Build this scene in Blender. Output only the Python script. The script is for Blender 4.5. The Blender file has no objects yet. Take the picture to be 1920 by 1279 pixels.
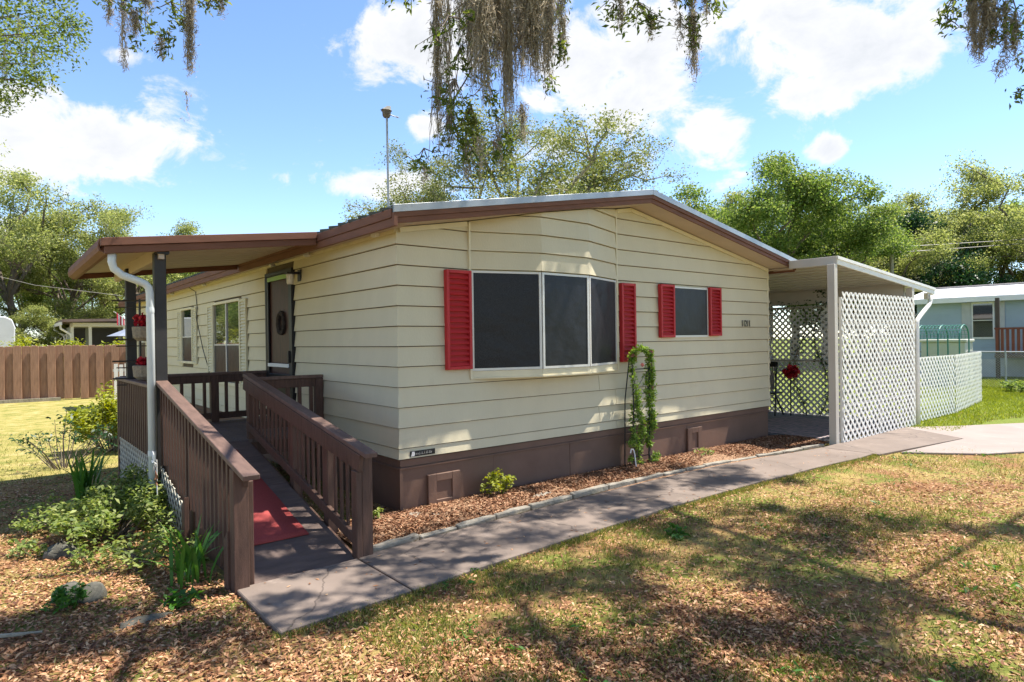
import bpy, math, random
import numpy as np
from mathutils import Vector, Matrix, Euler

R = math.radians
sc = bpy.context.scene
col = sc.collection

# ------------------------------------------------------------------ camera
cam_d = bpy.data.cameras.new('camera')
cam = bpy.data.objects.new('camera', cam_d); col.objects.link(cam)
cam_d.sensor_fit = 'HORIZONTAL'; cam_d.sensor_width = 36.0
cam_d.lens = 36.0 * 1201.47 / 1920.0
cam_d.clip_start = 0.05; cam_d.clip_end = 2000
_r = Vector((0.77406, -0.63295, -0.01416)); _u = Vector((0.01219, -0.00746, 0.9999)); _f = Vector((0.63299, 0.77416, -0.00194))
M = Matrix.Identity(4)
for i in range(3):
    M[i][0] = _r[i]; M[i][1] = _u[i]; M[i][2] = -_f[i]
M.translation = Vector((-3.148, -5.634, 1.706))
cam.matrix_world = M
sc.camera = cam

# ------------------------------------------------------------------ sun and sky
SUN = Vector((0.443, -0.155, 1.0)).normalized()
sun_d = bpy.data.lights.new('sun', 'SUN'); sun_d.energy = 5.0; sun_d.angle = R(0.55); sun_d.color = (1.0, 0.94, 0.84)
sun = bpy.data.objects.new('sun', sun_d); col.objects.link(sun)
sun.rotation_euler = SUN.to_track_quat('Z', 'Y').to_euler()
sun.location = (20, -10, 40)

world = bpy.data.worlds.new('World'); sc.world = world; world.use_nodes = True
sc.view_settings.view_transform = 'Standard'; sc.view_settings.look = 'None'
sc.view_settings.exposure = 1.14; sc.view_settings.gamma = 1.0; sc.view_settings.use_curve_mapping = False
SKY_STRENGTH = 0.15
CLOUD_WHITE = 3.25


def build_world():
    nt = world.node_tree; N = nt.nodes; L = nt.links; N.clear()
    out = N.new('ShaderNodeOutputWorld'); bg = N.new('ShaderNodeBackground'); bg.inputs[1].default_value = SKY_STRENGTH
    sky = N.new('ShaderNodeTexSky'); sky.sky_type = 'NISHITA'; sky.sun_disc = False
    sky.sun_elevation = math.asin(SUN.z); sky.sun_rotation = math.atan2(SUN.x, SUN.y)
    sky.air_density = .80; sky.dust_density = 0.05; sky.ozone_density = 1.9; sky.altitude = 0
    tc = N.new('ShaderNodeTexCoord')
    sep = N.new('ShaderNodeSeparateXYZ'); L.new(tc.outputs['Generated'], sep.inputs[0])

    def mth(op, a, b=None, c=None, clamp=False):
        n = N.new('ShaderNodeMath'); n.operation = op; n.use_clamp = clamp
        for i, v in enumerate((a, b, c)):
            if v is None: continue
            if isinstance(v, (int, float)): n.inputs[i].default_value = v
            else: L.new(v, n.inputs[i])
        return n.outputs[0]
    az = mth('ARCTAN2', sep.outputs[1], sep.outputs[0])
    el = mth('ARCSINE', sep.outputs[2])
    # large cumulus of this sky: azimuth, elevation, half widths, weight (radians)
    blobs = [(1.475, .259, .105, .058, 1.0), (1.546, .251, .060, .052, 1.0), (1.416, .231, .035, .022, .85), (1.429, .370, .030, .012, .75),
             (1.019, .439, .080, .062, 1.0), (.945, .474, .090, .045, 1.0), (.739, .421, .145, .078, 1.0), (.683, .340, .092, .068, .95),
             (.613, .294, .072, .045, .85), (.391, .382, .098, .070, 1.0), (.472, .409, .080, .060, 1.0), (.459, .335, .045, .036, .85),
             (1.103, .232, .070, .023, .95), (1.135, .235, .042, .013, .75), (.426, .254, .026, .019, .85), (.583, .258, .048, .031, .65),
             (.807, .279, .080, .050, .70), (1.013, .322, .031, .020, .80), (1.548, .144, .036, .028, .75), (.317, .347, .031, .039, .8), (.466, .281, .022, .015, .65),
             (2.3, .35, .3, .12, 1), (-.4, .4, .3, .13, 1), (-1.4, .3, .35, .1, 1), (3.0, .5, .3, .12, 1), (-2.4, .45, .3, .12, 1), (.2, .85, .35, .1, .8)]
    acc = None
    for a0, e0, sa, se, w in blobs:
        da = mth('MULTIPLY', mth('SUBTRACT', az, a0), .84 / sa); de = mth('MULTIPLY', mth('SUBTRACT', el, e0), .84 / se)
        r2 = mth('ADD', mth('MULTIPLY', da, da), mth('MULTIPLY', de, de))
        g = mth('MULTIPLY', mth('EXPONENT', mth('MULTIPLY', r2, -0.8)), w)
        acc = g if acc is None else mth('MAXIMUM', acc, g)
    cmb = N.new('ShaderNodeCombineXYZ'); L.new(mth('MULTIPLY', az, 1.0), cmb.inputs[0]); L.new(mth('MULTIPLY', el, 1.5), cmb.inputs[1])
    n1 = N.new('ShaderNodeTexNoise'); n1.inputs['Scale'].default_value = 8.5; n1.inputs['Detail'].default_value = 8; n1.inputs['Roughness'].default_value = 0.64
    n1.inputs['Distortion'].default_value = 0.35
    L.new(cmb.outputs[0], n1.inputs['Vector'])
    n2 = N.new('ShaderNodeTexNoise'); n2.inputs['Scale'].default_value = 4.5; n2.inputs['Detail'].default_value = 6
    L.new(cmb.outputs[0], n2.inputs['Vector'])
    dens = mth('ADD', mth('MULTIPLY', acc, 0.74), mth('MULTIPLY', mth('SUBTRACT', n1.outputs[0], 0.5), 1.9))
    mr = N.new('ShaderNodeMapRange'); mr.interpolation_type = 'SMOOTHSTEP'
    L.new(dens, mr.inputs[0]); mr.inputs[1].default_value = 0.26; mr.inputs[2].default_value = 0.56
    mask = mth('MULTIPLY', mr.outputs[0], 0.97)
    # cloud body: bright rim, softly grey core
    core = N.new('ShaderNodeMapRange'); L.new(mth('ADD', dens, mth('MULTIPLY', mth('SUBTRACT', n2.outputs[0], .5), .9)), core.inputs[0])
    core.inputs[1].default_value = 0.45; core.inputs[2].default_value = 1.15
    cr = N.new('ShaderNodeMix'); cr.data_type = 'RGBA'
    L.new(core.outputs[0], cr.inputs[0]); cr.inputs[6].default_value = (CLOUD_WHITE, CLOUD_WHITE * 1.0, CLOUD_WHITE * 1.02, 1)
    cr.inputs[7].default_value = (CLOUD_WHITE * .76, CLOUD_WHITE * .79, CLOUD_WHITE * .83, 1)
    mx = N.new('ShaderNodeMix'); mx.data_type = 'RGBA'
    hs = N.new('ShaderNodeHueSaturation'); hs.inputs['Hue'].default_value = .503; hs.inputs['Saturation'].default_value = 1.06; hs.inputs['Value'].default_value = .94; L.new(sky.outputs[0], hs.inputs['Color'])
    L.new(mask, mx.inputs[0]); L.new(hs.outputs[0], mx.inputs[6]); L.new(cr.outputs[2], mx.inputs[7])
    L.new(mx.outputs[2], bg.inputs[0]); L.new(bg.outputs[0], out.inputs[0])
build_world()

# ------------------------------------------------------------------ helpers
def smooth(a, b, x): 
    t = np.clip((x - a) / (b - a), 0, 1); return t * t * (3 - 2 * t)

_perm = np.random.default_rng(7).random((256, 256))
def vnoise(x, y):
    xi = np.floor(x).astype(int); yi = np.floor(y).astype(int); fx = x - xi; fy = y - yi
    fx = fx * fx * (3 - 2 * fx); fy = fy * fy * (3 - 2 * fy)
    g = lambda a, b: _perm[a & 255, b & 255]
    return (g(xi, yi) * (1 - fx) + g(xi + 1, yi) * fx) * (1 - fy) + (g(xi, yi + 1) * (1 - fx) + g(xi + 1, yi + 1) * fx) * fy
def fnoise(x, y, s, o=0.0):
    return (vnoise(x * s + o, y * s + o * 1.7) + .5 * vnoise(x * s * 2.1 + o + 9, y * s * 2.1 + o) + .25 * vnoise(x * s * 4.3 + o, y * s * 4.3 + 31)) / 1.75


class MB:
    def __init__(self): self.v = []; self.f = []
    def add(self, vs, fs):
        n = len(self.v); self.v += [tuple(p) for p in vs]; self.f += [tuple(i + n for i in q) for q in fs]; return self
    def box(self, x0, x1, y0, y1, z0, z1):
        return self.add([(x0, y0, z0), (x1, y0, z0), (x1, y1, z0), (x0, y1, z0), (x0, y0, z1), (x1, y0, z1), (x1, y1, z1), (x0, y1, z1)],
                        [(0, 3, 2, 1), (4, 5, 6, 7), (0, 1, 5, 4), (1, 2, 6, 5), (2, 3, 7, 6), (3, 0, 4, 7)])
    def bar(self, p, q, w, h, side=None):
        """rectangular bar from p to q; w across 'side', h the other way"""
        p = Vector(p); q = Vector(q); d = (q - p).normalized()
        s = Vector(side) if side else Vector((0, 0, 1)).cross(d)
        if s.length < 1e-5: s = Vector((1, 0, 0))
        s = (s - d * s.dot(d)).normalized(); t = d.cross(s)
        vs = []
        for c in (p, q):
            for a, b in ((-1, -1), (1, -1), (1, 1), (-1, 1)): vs.append(c + s * (a * w / 2) + t * (b * h / 2))
        return self.add(vs, [(0, 3, 2, 1), (4, 5, 6, 7), (0, 1, 5, 4), (1, 2, 6, 5), (2, 3, 7, 6), (3, 0, 4, 7)])
    def prism(self, poly, off):
        """closed polygon (list of 3-tuples) extruded by vector off (or list of per vertex targets)"""
        n = len(poly); top = [tuple(Vector(p) + Vector(off)) for p in poly] if not isinstance(off, list) else off
        fs = [tuple(range(n - 1, -1, -1)), tuple(range(n, 2 * n))]
        for i in range(n): fs.append((i, (i + 1) % n, n + (i + 1) % n, n + i))
        return self.add(list(poly) + top, fs)
    def tube(self, pts, rad, n=6, cap=True):
        pts = [Vector(p) for p in pts]; m = len(pts)
        if not hasattr(rad, '__len__'): rad = [rad] * m
        base = len(self.v); pv = None
        for i in range(m):
            d = (pts[min(i + 1, m - 1)] - pts[max(i - 1, 0)]).normalized()
            a = pv if pv is not None else (Vector((0, 0, 1)) if abs(d.z) < .9 else Vector((1, 0, 0)))
            s = (a - d * a.dot(d)); s = s.normalized() if s.length > 1e-6 else d.orthogonal().normalized()
            pv = s; t = d.cross(s)
            for k in range(n):
                an = 2 * math.pi * k / n; self.v.append(tuple(pts[i] + (s * math.cos(an) + t * math.sin(an)) * rad[i]))
        for i in range(m - 1):
            for k in range(n):
                a = base + i * n + k; b = base + i * n + (k + 1) % n; self.f.append((a, b, b + n, a + n))
        if cap:
            self.f.append(tuple(base + k for k in range(n - 1, -1, -1))); self.f.append(tuple(base + (m - 1) * n + k for k in range(n)))
        return self
    def lathe(self, prof, c, n=16):
        pts = []; base = len(self.v)
        for r, z in prof:
            for k in range(n):
                a = 2 * math.pi * k / n; self.v.append((c[0] + r * math.cos(a), c[1] + r * math.sin(a), c[2] + z))
        for i in range(len(prof) - 1):
            for k in range(n):
                a = base + i * n + k; b = base + i * n + (k + 1) % n; self.f.append((a, b, b + n, a + n))
        self.f.append(tuple(base + k for k in range(n - 1, -1, -1))); self.f.append(tuple(base + (len(prof) - 1) * n + k for k in range(n)))
        return self
    def mesh(self, name, smooth_=False):
        me = bpy.data.meshes.new(name); me.from_pydata(self.v, [], self.f); me.validate()
        if smooth_: me.polygons.foreach_set('use_smooth', [True] * len(me.polygons))
        return me


def wmat(o):
    return Matrix.LocRotScale(o.location, o.rotation_euler, o.scale)

def link(name, me, mat=None, parent=None, loc=(0, 0, 0), rot=(0, 0, 0), scl=(1, 1, 1), bevel=0):
    if me is not None and mat is not None and not me.materials: me.materials.append(mat)
    o = bpy.data.objects.new(name, me); col.objects.link(o)
    o.location = loc; o.rotation_euler = rot; o.scale = scl
    if parent is not None:
        o.parent = parent; o.matrix_parent_inverse = wmat(parent).inverted()
    if bevel:
        b = o.modifiers.new('bevel', 'BEVEL'); b.width = bevel; b.segments = 1; b.limit_method = 'ANGLE'
    return o

def part(mb, name, mat, parent=None, bevel=0, sm=False, kind=None, **k):
    o = link(name, mb.mesh(name, sm), mat, parent, bevel=bevel, **k)
    if kind: o['kind'] = kind
    return o

def thing(name, label, cat, loc=(0, 0, 0), group=None):
    o = bpy.data.objects.new(name, None); col.objects.link(o); o.location = loc; o.empty_display_size = .2
    return tag(o, label, cat, group)

def tag(o, label, cat, group=None):
    o['label'] = label; o['category'] = cat
    if group: o['group'] = group
    return o

def struct(o): o['kind'] = 'structure'; return o
def stuff(o): o['kind'] = 'stuff'; return o

def arr_mesh(name, V, Q, mat=None, smooth_=False):
    """mesh from numpy arrays, all faces with the same number of corners"""
    V = np.asarray(V, np.float32); Q = np.asarray(Q, np.int32); k = Q.shape[1]
    me = bpy.data.meshes.new(name); me.vertices.add(len(V)); me.vertices.foreach_set('co', V.ravel())
    me.loops.add(Q.size); me.loops.foreach_set('vertex_index', Q.ravel())
    me.polygons.add(len(Q)); me.polygons.foreach_set('loop_start', np.arange(0, Q.size, k, dtype=np.int32))
    me.polygons.foreach_set('loop_total', np.full(len(Q), k, np.int32))
    if smooth_: me.polygons.foreach_set('use_smooth', np.ones(len(Q), bool))
    me.update(calc_edges=True)
    if mat: me.materials.append(mat)
    return me

def clip_poly(poly, a, b, c):
    """keep a*u + b*w <= c of a polygon in (u, w)"""
    out = []
    for i in range(len(poly)):
        p = poly[i]; q = poly[(i + 1) % len(poly)]; dp = a * p[0] + b * p[1] - c; dq = a * q[0] + b * q[1] - c
        if dp <= 0: out.append(p)
        if (dp < 0 < dq) or (dq < 0 < dp):
            t = dp / (dp - dq); out.append((p[0] + (q[0] - p[0]) * t, p[1] + (q[1] - p[1]) * t))
    return out

def lattice(mb, o, u, w, h, pitch=.095, sw=.036, th=.006, cuts=()):
    """diagonal lattice panel: origin o, horizontal unit vector u, width w, height h"""
    o = Vector(o); u = Vector(u).normalized(); z = Vector((0, 0, 1)); n = u.cross(z).normalized()
    s2 = math.sqrt(2)
    for layer, sg in ((0, 1), (1, -1)):
        c = -(h if sg > 0 else 0) - pitch * s2
        while c < w + h:
            c += pitch * s2
            e = sw / 2 * s2
            poly = [(0, 0), (w, 0), (w, h), (0, h)]
            poly = clip_poly(poly, 1, -sg, c + e); 
            if len(poly) > 2: poly = clip_poly(poly, -1, sg, -(c - e))
            for ct in cuts:
                if len(poly) > 2: poly = clip_poly(poly, *ct)
            if len(poly) < 3: continue
            pts = [tuple(o + u * a + z * b + n * (layer * th)) for a, b in poly]
            mb.prism(pts, n * (th * .98))
    return mb

# ------------------------------------------------------------------ materials
def nmat(name):
    m = bpy.data.materials.new(name); m.use_nodes = True
    nt = m.node_tree; b = nt.nodes['Principled BSDF']
    return m, nt, b

def mat(name, rgb, rough=.6, var=.12, scale=6.0, bump=0.0, bscale=60.0, spec=.35, metal=0.0, var2=None, stretch=None, stain=None, coat=0):
    """painted / stained surface: base colour with soft uneven wear and fine relief"""
    m, nt, b = nmat(name); N = nt.nodes; L = nt.links
    tc = N.new('ShaderNodeTexCoord'); mp = N.new('ShaderNodeMapping'); L.new(tc.outputs['Object'], mp.inputs[0])
    if stretch: mp.inputs['Scale'].default_value = stretch
    n1 = N.new('ShaderNodeTexNoise'); n1.inputs['Scale'].default_value = scale; n1.inputs['Detail'].default_value = 6; n1.inputs['Roughness'].default_value = .6
    L.new(mp.outputs[0], n1.inputs['Vector'])
    cr = N.new('ShaderNodeValToRGB'); L.new(n1.outputs[0], cr.inputs[0])
    c2 = var2 or tuple(min(1, c * (1 + var)) for c in rgb); c1 = tuple(c * (1 - var) for c in rgb)
    cr.color_ramp.elements[0].position = .3; cr.color_ramp.elements[1].position = .72
    cr.color_ramp.elements[0].color = (*c1, 1); cr.color_ramp.elements[1].color = (*c2, 1)
    src = cr.outputs[0]
    if stain:
        n3 = N.new('ShaderNodeTexNoise'); n3.inputs['Scale'].default_value = stain[1]; n3.inputs['Detail'].default_value = 8; n3.inputs['Roughness'].default_value = .7
        L.new(tc.outputs['Object'], n3.inputs['Vector'])
        r3 = N.new('ShaderNodeValToRGB'); L.new(n3.outputs[0], r3.inputs[0]); r3.color_ramp.elements[0].position = stain[2]; r3.color_ramp.elements[1].position = stain[2] + .12
        mx = N.new('ShaderNodeMix'); mx.data_type = 'RGBA'; L.new(r3.outputs[0], mx.inputs[0]); L.new(src, mx.inputs[6]); mx.inputs[7].default_value = (*stain[0], 1)
        src = mx.outputs[2]
    L.new(src, b.inputs['Base Color'])
    b.inputs['Roughness'].default_value = rough; b.inputs['Specular IOR Level'].default_value = spec; b.inputs['Metallic'].default_value = metal
    if coat: b.inputs['Coat Weight'].default_value = coat
    if bump:
        n2 = N.new('ShaderNodeTexNoise'); n2.inputs['Scale'].default_value = bscale; n2.inputs['Detail'].default_value = 4
        L.new(mp.outputs[0], n2.inputs['Vector'])
        bp = N.new('ShaderNodeBump'); bp.inputs['Strength'].default_value = bump; bp.inputs['Distance'].default_value = .01
        L.new(n2.outputs[0], bp.inputs['Height']); L.new(bp.outputs[0], b.inputs['Normal'])
    return m

def leaf_mat(name, cols, trans=.35, rough=.55, tcol=None):
    """each leaf (mesh island) takes its own shade"""
    m, nt, b = nmat(name); N = nt.nodes; L = nt.links
    g = N.new('ShaderNodeNewGeometry'); cr = N.new('ShaderNodeValToRGB'); L.new(g.outputs['Random Per Island'], cr.inputs[0])
    els = cr.color_ramp.elements
    while len(els) < len(cols): els.new(.5)
    for i, c in enumerate(cols): els[i].position = i / max(1, len(cols) - 1); els[i].color = (*c, 1)
    L.new(cr.outputs[0], b.inputs['Base Color']); b.inputs['Roughness'].default_value = rough; b.inputs['Specular IOR Level'].default_value = .3
    if trans:
        t = N.new('ShaderNodeBsdfTranslucent'); mx = N.new('ShaderNodeMixShader'); mx.inputs[0].default_value = trans
        hs = N.new('ShaderNodeHueSaturation'); hs.inputs['Saturation'].default_value = 1.15; hs.inputs['Value'].default_value = 1.5; hs.inputs['Hue'].default_value = .485
        L.new(cr.outputs[0], hs.inputs['Color']); L.new(hs.outputs[0], t.inputs[0])
        L.new(b.outputs[0], mx.inputs[1]); L.new(t.outputs[0], mx.inputs[2]); L.new(mx.outputs[0], N['Material Output'].inputs[0])
    return m

MT = {}
MT['siding'] = mat('siding_paint', (.60, .535, .375), .55, .05, 1.4, .16, 40, stretch=(1.5, 1.5, .7), stain=((.545, .48, .33), 1.7, .60))
MT['shade_backing'] = mat('lap_gap_shade_backing', (.10, .075, .05), .8, .2, 4)  # wall backing; its dark colour stands in for shade between the lap boards
MT['trim'] = mat('cream_trim', (.68, .61, .43), .5, .08, 4)
MT['skirt'] = mat('brown_skirting', (.155, .090, .064), .62, .15, 2.2, .12, 30, stain=((.19, .125, .10), 2.6, .66))
MT['fascia'] = mat('brown_fascia', (.165, .072, .045), .7, .18, 3, .05, 40, stretch=(1, 1, 6))
MT['soffit'] = mat('soffit_paint', (.50, .41, .33), .6, .06, 3)
MT['roofmetal'] = mat('dark_roof_metal', (.05, .06, .055), .4, .2, 3, metal=.3)
MT['galv'] = mat('galvanised_trim', (.34, .355, .365), .38, .15, 3, metal=.55, stain=((.22, .23, .23), 5, .60))
MT['red'] = mat('red_shutter_paint', (.45, .026, .030), .5, .12, 5, .1, 40, spec=.3)
MT['cream_shut'] = mat('cream_shutter_paint', (.60, .55, .38), .5, .06, 5)
MT['wood'] = mat('brown_stained_wood', (.100, .054, .038), .62, .34, 6, .35, 60, stretch=(6, 6, .8), stain=((.165, .10, .068), 11, .63))
MT['woodcap'] = mat('worn_rail_cap', (.135, .083, .066), .6, .25, 6, .2, 50, stretch=(4, 1, 1), stain=((.20, .14, .11), 7, .62))
MT['deck'] = mat('deck_stain', (.120, .085, .072), .6, .25, 5, .2, 60, stretch=(1, 4, 1), stain=((.19, .145, .125), 6, .63))
MT['post'] = mat('charcoal_post', (.035, .033, .032), .55, .2, 5, .1, 60)
MT['gutterwhite'] = mat('white_downspout', (.62, .66, .66), .4, .06, 4)
MT['white'] = mat('white_paint', (.74, .73, .70), .5, .05, 4, stain=((.5, .48, .42), 5, .72))
MT['lattice'] = mat('white_vinyl_lattice', (.84, .82, .77), .5, .06, 3)
MT['skirtlat'] = mat('weathered_lattice', (.46, .43, .35), .7, .15, 6)
MT['almond'] = mat('carport_metal', (.52, .48, .42), .5, .06, 3)
MT['alum'] = mat('aluminium_frame', (.62, .60, .56), .4, .06, 6, metal=.2)
MT['black'] = mat('black_metal', (.018, .017, .017), .45, .2, 8)
MT['mat_red'] = mat('red_carpet', (.37, .075, .070), .95, .16, 90, .6, 260, spec=.1)
MT['stonegrey'] = mat('grey_concrete_stone', (.105, .10, .082), .9, .3, 9, .7, 40, stain=((.19, .175, .145), 11, .6), spec=.1)
MT['edging'] = mat('pale_edging_stone', (.27, .245, .205), .9, .25, 8, .8, 40, stain=((.14, .12, .095), 9, .57), spec=.15)
MT['bark'] = mat('oak_bark', (.15, .12, .095), .9, .35, 9, .9, 26, stretch=(1, 1, .3))
MT['barklight'] = mat('pale_bark', (.28, .25, .19), .9, .3, 9, .8, 26, stretch=(1, 1, .3))
MT['darkwin'] = mat('dark_interior', (.02, .02, .022), .5, .2, 3)

def screen_mat():
    m, nt, b = nmat('solar_screen_mesh'); N = nt.nodes; L = nt.links
    tc = N.new('ShaderNodeTexCoord'); n = N.new('ShaderNodeTexNoise'); n.inputs['Scale'].default_value = 160; n.inputs['Detail'].default_value = 2
    L.new(tc.outputs['Object'], n.inputs['Vector'])
    w = N.new('ShaderNodeTexWave'); w.bands_direction = 'Z'; w.inputs['Scale'].default_value = 16; w.inputs['Distortion'].default_value = .3
    L.new(tc.outputs['Object'], w.inputs['Vector'])
    ad = N.new('ShaderNodeMath'); ad.operation = 'MULTIPLY_ADD'; ad.inputs[1].default_value = .0; L.new(w.outputs['Fac'], ad.inputs[0]); L.new(n.outputs[0], ad.inputs[2])
    cr = N.new('ShaderNodeValToRGB'); cr.color_ramp.elements[0].position = .35; cr.color_ramp.elements[1].position = .7
    cr.color_ramp.elements[0].color = (.008, .008, .010, 1); cr.color_ramp.elements[1].color = (.034, .034, .040, 1)
    L.new(ad.outputs[0], cr.inputs[0]); L.new(cr.outputs[0], b.inputs['Base Color'])
    b.inputs['Roughness'].default_value = .30; b.inputs['Specular IOR Level'].default_value = .18
    n2 = N.new('ShaderNodeTexNoise'); n2.inputs['Scale'].default_value = 2.6; n2.inputs['Detail'].default_value = 3; L.new(tc.outputs['Object'], n2.inputs['Vector'])
    bp = N.new('ShaderNodeBump'); bp.inputs['Strength'].default_value = .5; bp.inputs['Distance'].default_value = .03; L.new(n2.outputs[0], bp.inputs['Height']); L.new(bp.outputs[0], b.inputs['Normal'])
    return m
MT['screen'] = screen_mat()

def glass_mat(name='window_glass', rgb=(.02, .025, .03), rough=.03):
    m, nt, b = nmat(name); b.inputs['Base Color'].default_value = (*rgb, 1); b.inputs['Roughness'].default_value = rough
    b.inputs['Specular IOR Level'].default_value = .9; b.inputs['Coat Weight'].default_value = .6; b.inputs['Coat Roughness'].default_value = .02
    return m
MT['glass'] = glass_mat()

def ground_mat():
    m, nt, b = nmat('yard_ground'); N = nt.nodes; L = nt.links
    tc = N.new('ShaderNodeTexCoord'); P = tc.outputs['Object']
    def noise(s, d=6, r=.6):
        n = N.new('ShaderNodeTexNoise'); n.inputs['Scale'].default_value = s; n.inputs['Detail'].default_value = d; n.inputs['Roughness'].default_value = r
        L.new(P, n.inputs['Vector']); return n.outputs[0]
    def ramp(f, *st):
        r = N.new('ShaderNodeValToRGB'); L.new(f, r.inputs[0]); e = r.color_ramp.elements
        while len(e) < len(st): e.new(.5)
        for i, (p, c) in enumerate(st): e[i].position = p; e[i].color = (*c, 1)
        return r.outputs[0]
    def mixc(f, a, bb):
        x = N.new('ShaderNodeMix'); x.data_type = 'RGBA'; L.new(f, x.inputs[0]); L.new(a, x.inputs[6]); L.new(bb, x.inputs[7]); return x.outputs[2]
    litter = ramp(noise(28, 8, .7), (.25, (.10, .052, .027)), (.5, (.26, .138, .066)), (.68, (.44, .26, .135)), (.85, (.60, .43, .25)))
    straw = ramp(noise(36, 8, .7), (.3, (.19, .135, .050)), (.6, (.40, .305, .115)), (.8, (.56, .45, .20)))
    green = ramp(noise(30, 8, .7), (.3, (.085, .10, .022)), (.6, (.20, .22, .05)), (.8, (.33, .33, .10)))
    lush = ramp(noise(22, 8, .7), (.3, (.09, .12, .02)), (.6, (.19, .225, .045)), (.8, (.30, .31, .10)))
    f1 = ramp(noise(.85, 5, .65), (.40, (0, 0, 0)), (.56, (1, 1, 1))); f2 = ramp(noise(1.9, 5, .65), (.47, (0, 0, 0)), (.60, (1, 1, 1)))
    c = mixc(f1, litter, straw); c = mixc(f2, c, green)
    sp = N.new('ShaderNodeSeparateXYZ'); L.new(P, sp.inputs[0])
    def rng(o, a, bb):
        r = N.new('ShaderNodeMapRange'); r.interpolation_type = 'SMOOTHSTEP'; L.new(o, r.inputs[0]); r.inputs[1].default_value = a; r.inputs[2].default_value = bb; return r.outputs[0]
    def mul(a, bb):
        x = N.new('ShaderNodeMath'); x.operation = 'MULTIPLY'; L.new(a, x.inputs[0]); L.new(bb, x.inputs[1]); return x.outputs[0]
    wob = N.new('ShaderNodeMath'); wob.operation = 'MULTIPLY_ADD'; L.new(noise(.9), wob.inputs[0]); wob.inputs[1].default_value = 2.2; L.new(sp.outputs[0], wob.inputs[2])
    # irrigated lawn beyond the walk on the right
    c = mixc(rng(wob.outputs[0], 8.2, 11.5), c, lush)
    # dry back lawn on the left
    wy = N.new('ShaderNodeMath'); wy.operation = 'MULTIPLY_ADD'; L.new(noise(1.1), wy.inputs[0]); wy.inputs[1].default_value = 1.6; L.new(sp.outputs[1], wy.inputs[2])
    back = mul(rng(wy.outputs[0], 4.6, 6.2), rng(sp.outputs[0], 4.0, 1.0))
    dry = ramp(noise(2.4, 10, .78), (.34, (.13, .16, .035)), (.5, (.31, .27, .085)), (.66, (.45, .36, .165)))
    c = mixc(back, c, dry)
    L.new(c, b.inputs['Base Color']); b.inputs['Roughness'].default_value = .95; b.inputs['Specular IOR Level'].default_value = .1
    bp = N.new('ShaderNodeBump'); bp.inputs['Strength'].default_value = .8; bp.inputs['Distance'].default_value = .03; L.new(noise(34, 6, .7), bp.inputs['Height']); L.new(bp.outputs[0], b.inputs['Normal'])
    return m
MT['ground'] = ground_mat()
MT['mulch'] = mat('mulch_bed', (.23, .125, .075), .95, .4, 24, .8, 60, spec=.1, var2=(.42, .27, .17))
MT['walk'] = mat('painted_concrete_walk', (.190, .150, .126), .8, .16, 1.8, .12, 120, spec=.25, stain=((.26, .21, .18), 3.1, .58))
def add_cracks(m, rgb, scale=.55, width=.006):
    nt = m.node_tree; N = nt.nodes; L = nt.links; b = N['Principled BSDF']; src = b.inputs['Base Color'].links[0].from_socket
    tc = N.new('ShaderNodeTexCoord'); nz = N.new('ShaderNodeTexNoise'); nz.inputs['Scale'].default_value = 2.2; nz.inputs['Detail'].default_value = 5; L.new(tc.outputs['Object'], nz.inputs['Vector'])
    va = N.new('ShaderNodeVectorMath'); va.operation = 'MULTIPLY_ADD'; L.new(nz.outputs['Color'], va.inputs[0]); va.inputs[1].default_value = (.5, .5, 0); L.new(tc.outputs['Object'], va.inputs[2])
    vo = N.new('ShaderNodeTexVoronoi'); vo.feature = 'DISTANCE_TO_EDGE'; vo.inputs['Scale'].default_value = scale; L.new(va.outputs[0], vo.inputs['Vector'])
    mr = N.new('ShaderNodeMapRange'); L.new(vo.outputs['Distance'], mr.inputs[0]); mr.inputs[1].default_value = 0; mr.inputs[2].default_value = width; mr.inputs[3].default_value = .75; mr.inputs[4].default_value = 0
    mx = N.new('ShaderNodeMix'); mx.data_type = 'RGBA'; L.new(mr.outputs[0], mx.inputs[0]); L.new(src, mx.inputs[6]); mx.inputs[7].default_value = (*rgb, 1); L.new(mx.outputs[2], b.inputs['Base Color'])
    # dark spots and drip stains
    n3 = N.new('ShaderNodeTexNoise'); n3.inputs['Scale'].default_value = 9; n3.inputs['Detail'].default_value = 9; n3.inputs['Roughness'].default_value = .75; L.new(tc.outputs['Object'], n3.inputs['Vector'])
    r3 = N.new('ShaderNodeMapRange'); L.new(n3.outputs[0], r3.inputs[0]); r3.inputs[1].default_value = .56; r3.inputs[2].default_value = .72; r3.inputs[4].default_value = .45
    m2 = N.new('ShaderNodeMix'); m2.data_type = 'RGBA'; L.new(r3.outputs[0], m2.inputs[0]); L.new(mx.outputs[2], m2.inputs[6]); m2.inputs[7].default_value = (*[c * 2.2 for c in rgb], 1); L.new(m2.outputs[2], b.inputs['Base Color'])
add_cracks(MT['walk'], (.05, .04, .035))
MT['drive'] = mat('driveway_concrete', (.29, .24, .215), .8, .12, 1.5, .12, 100, spec=.2, stain=((.37, .32, .29), 3, .6))
MT['patio'] = mat('patio_slab', (.13, .125, .125), .6, .3, 3, .1, 50)

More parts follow.
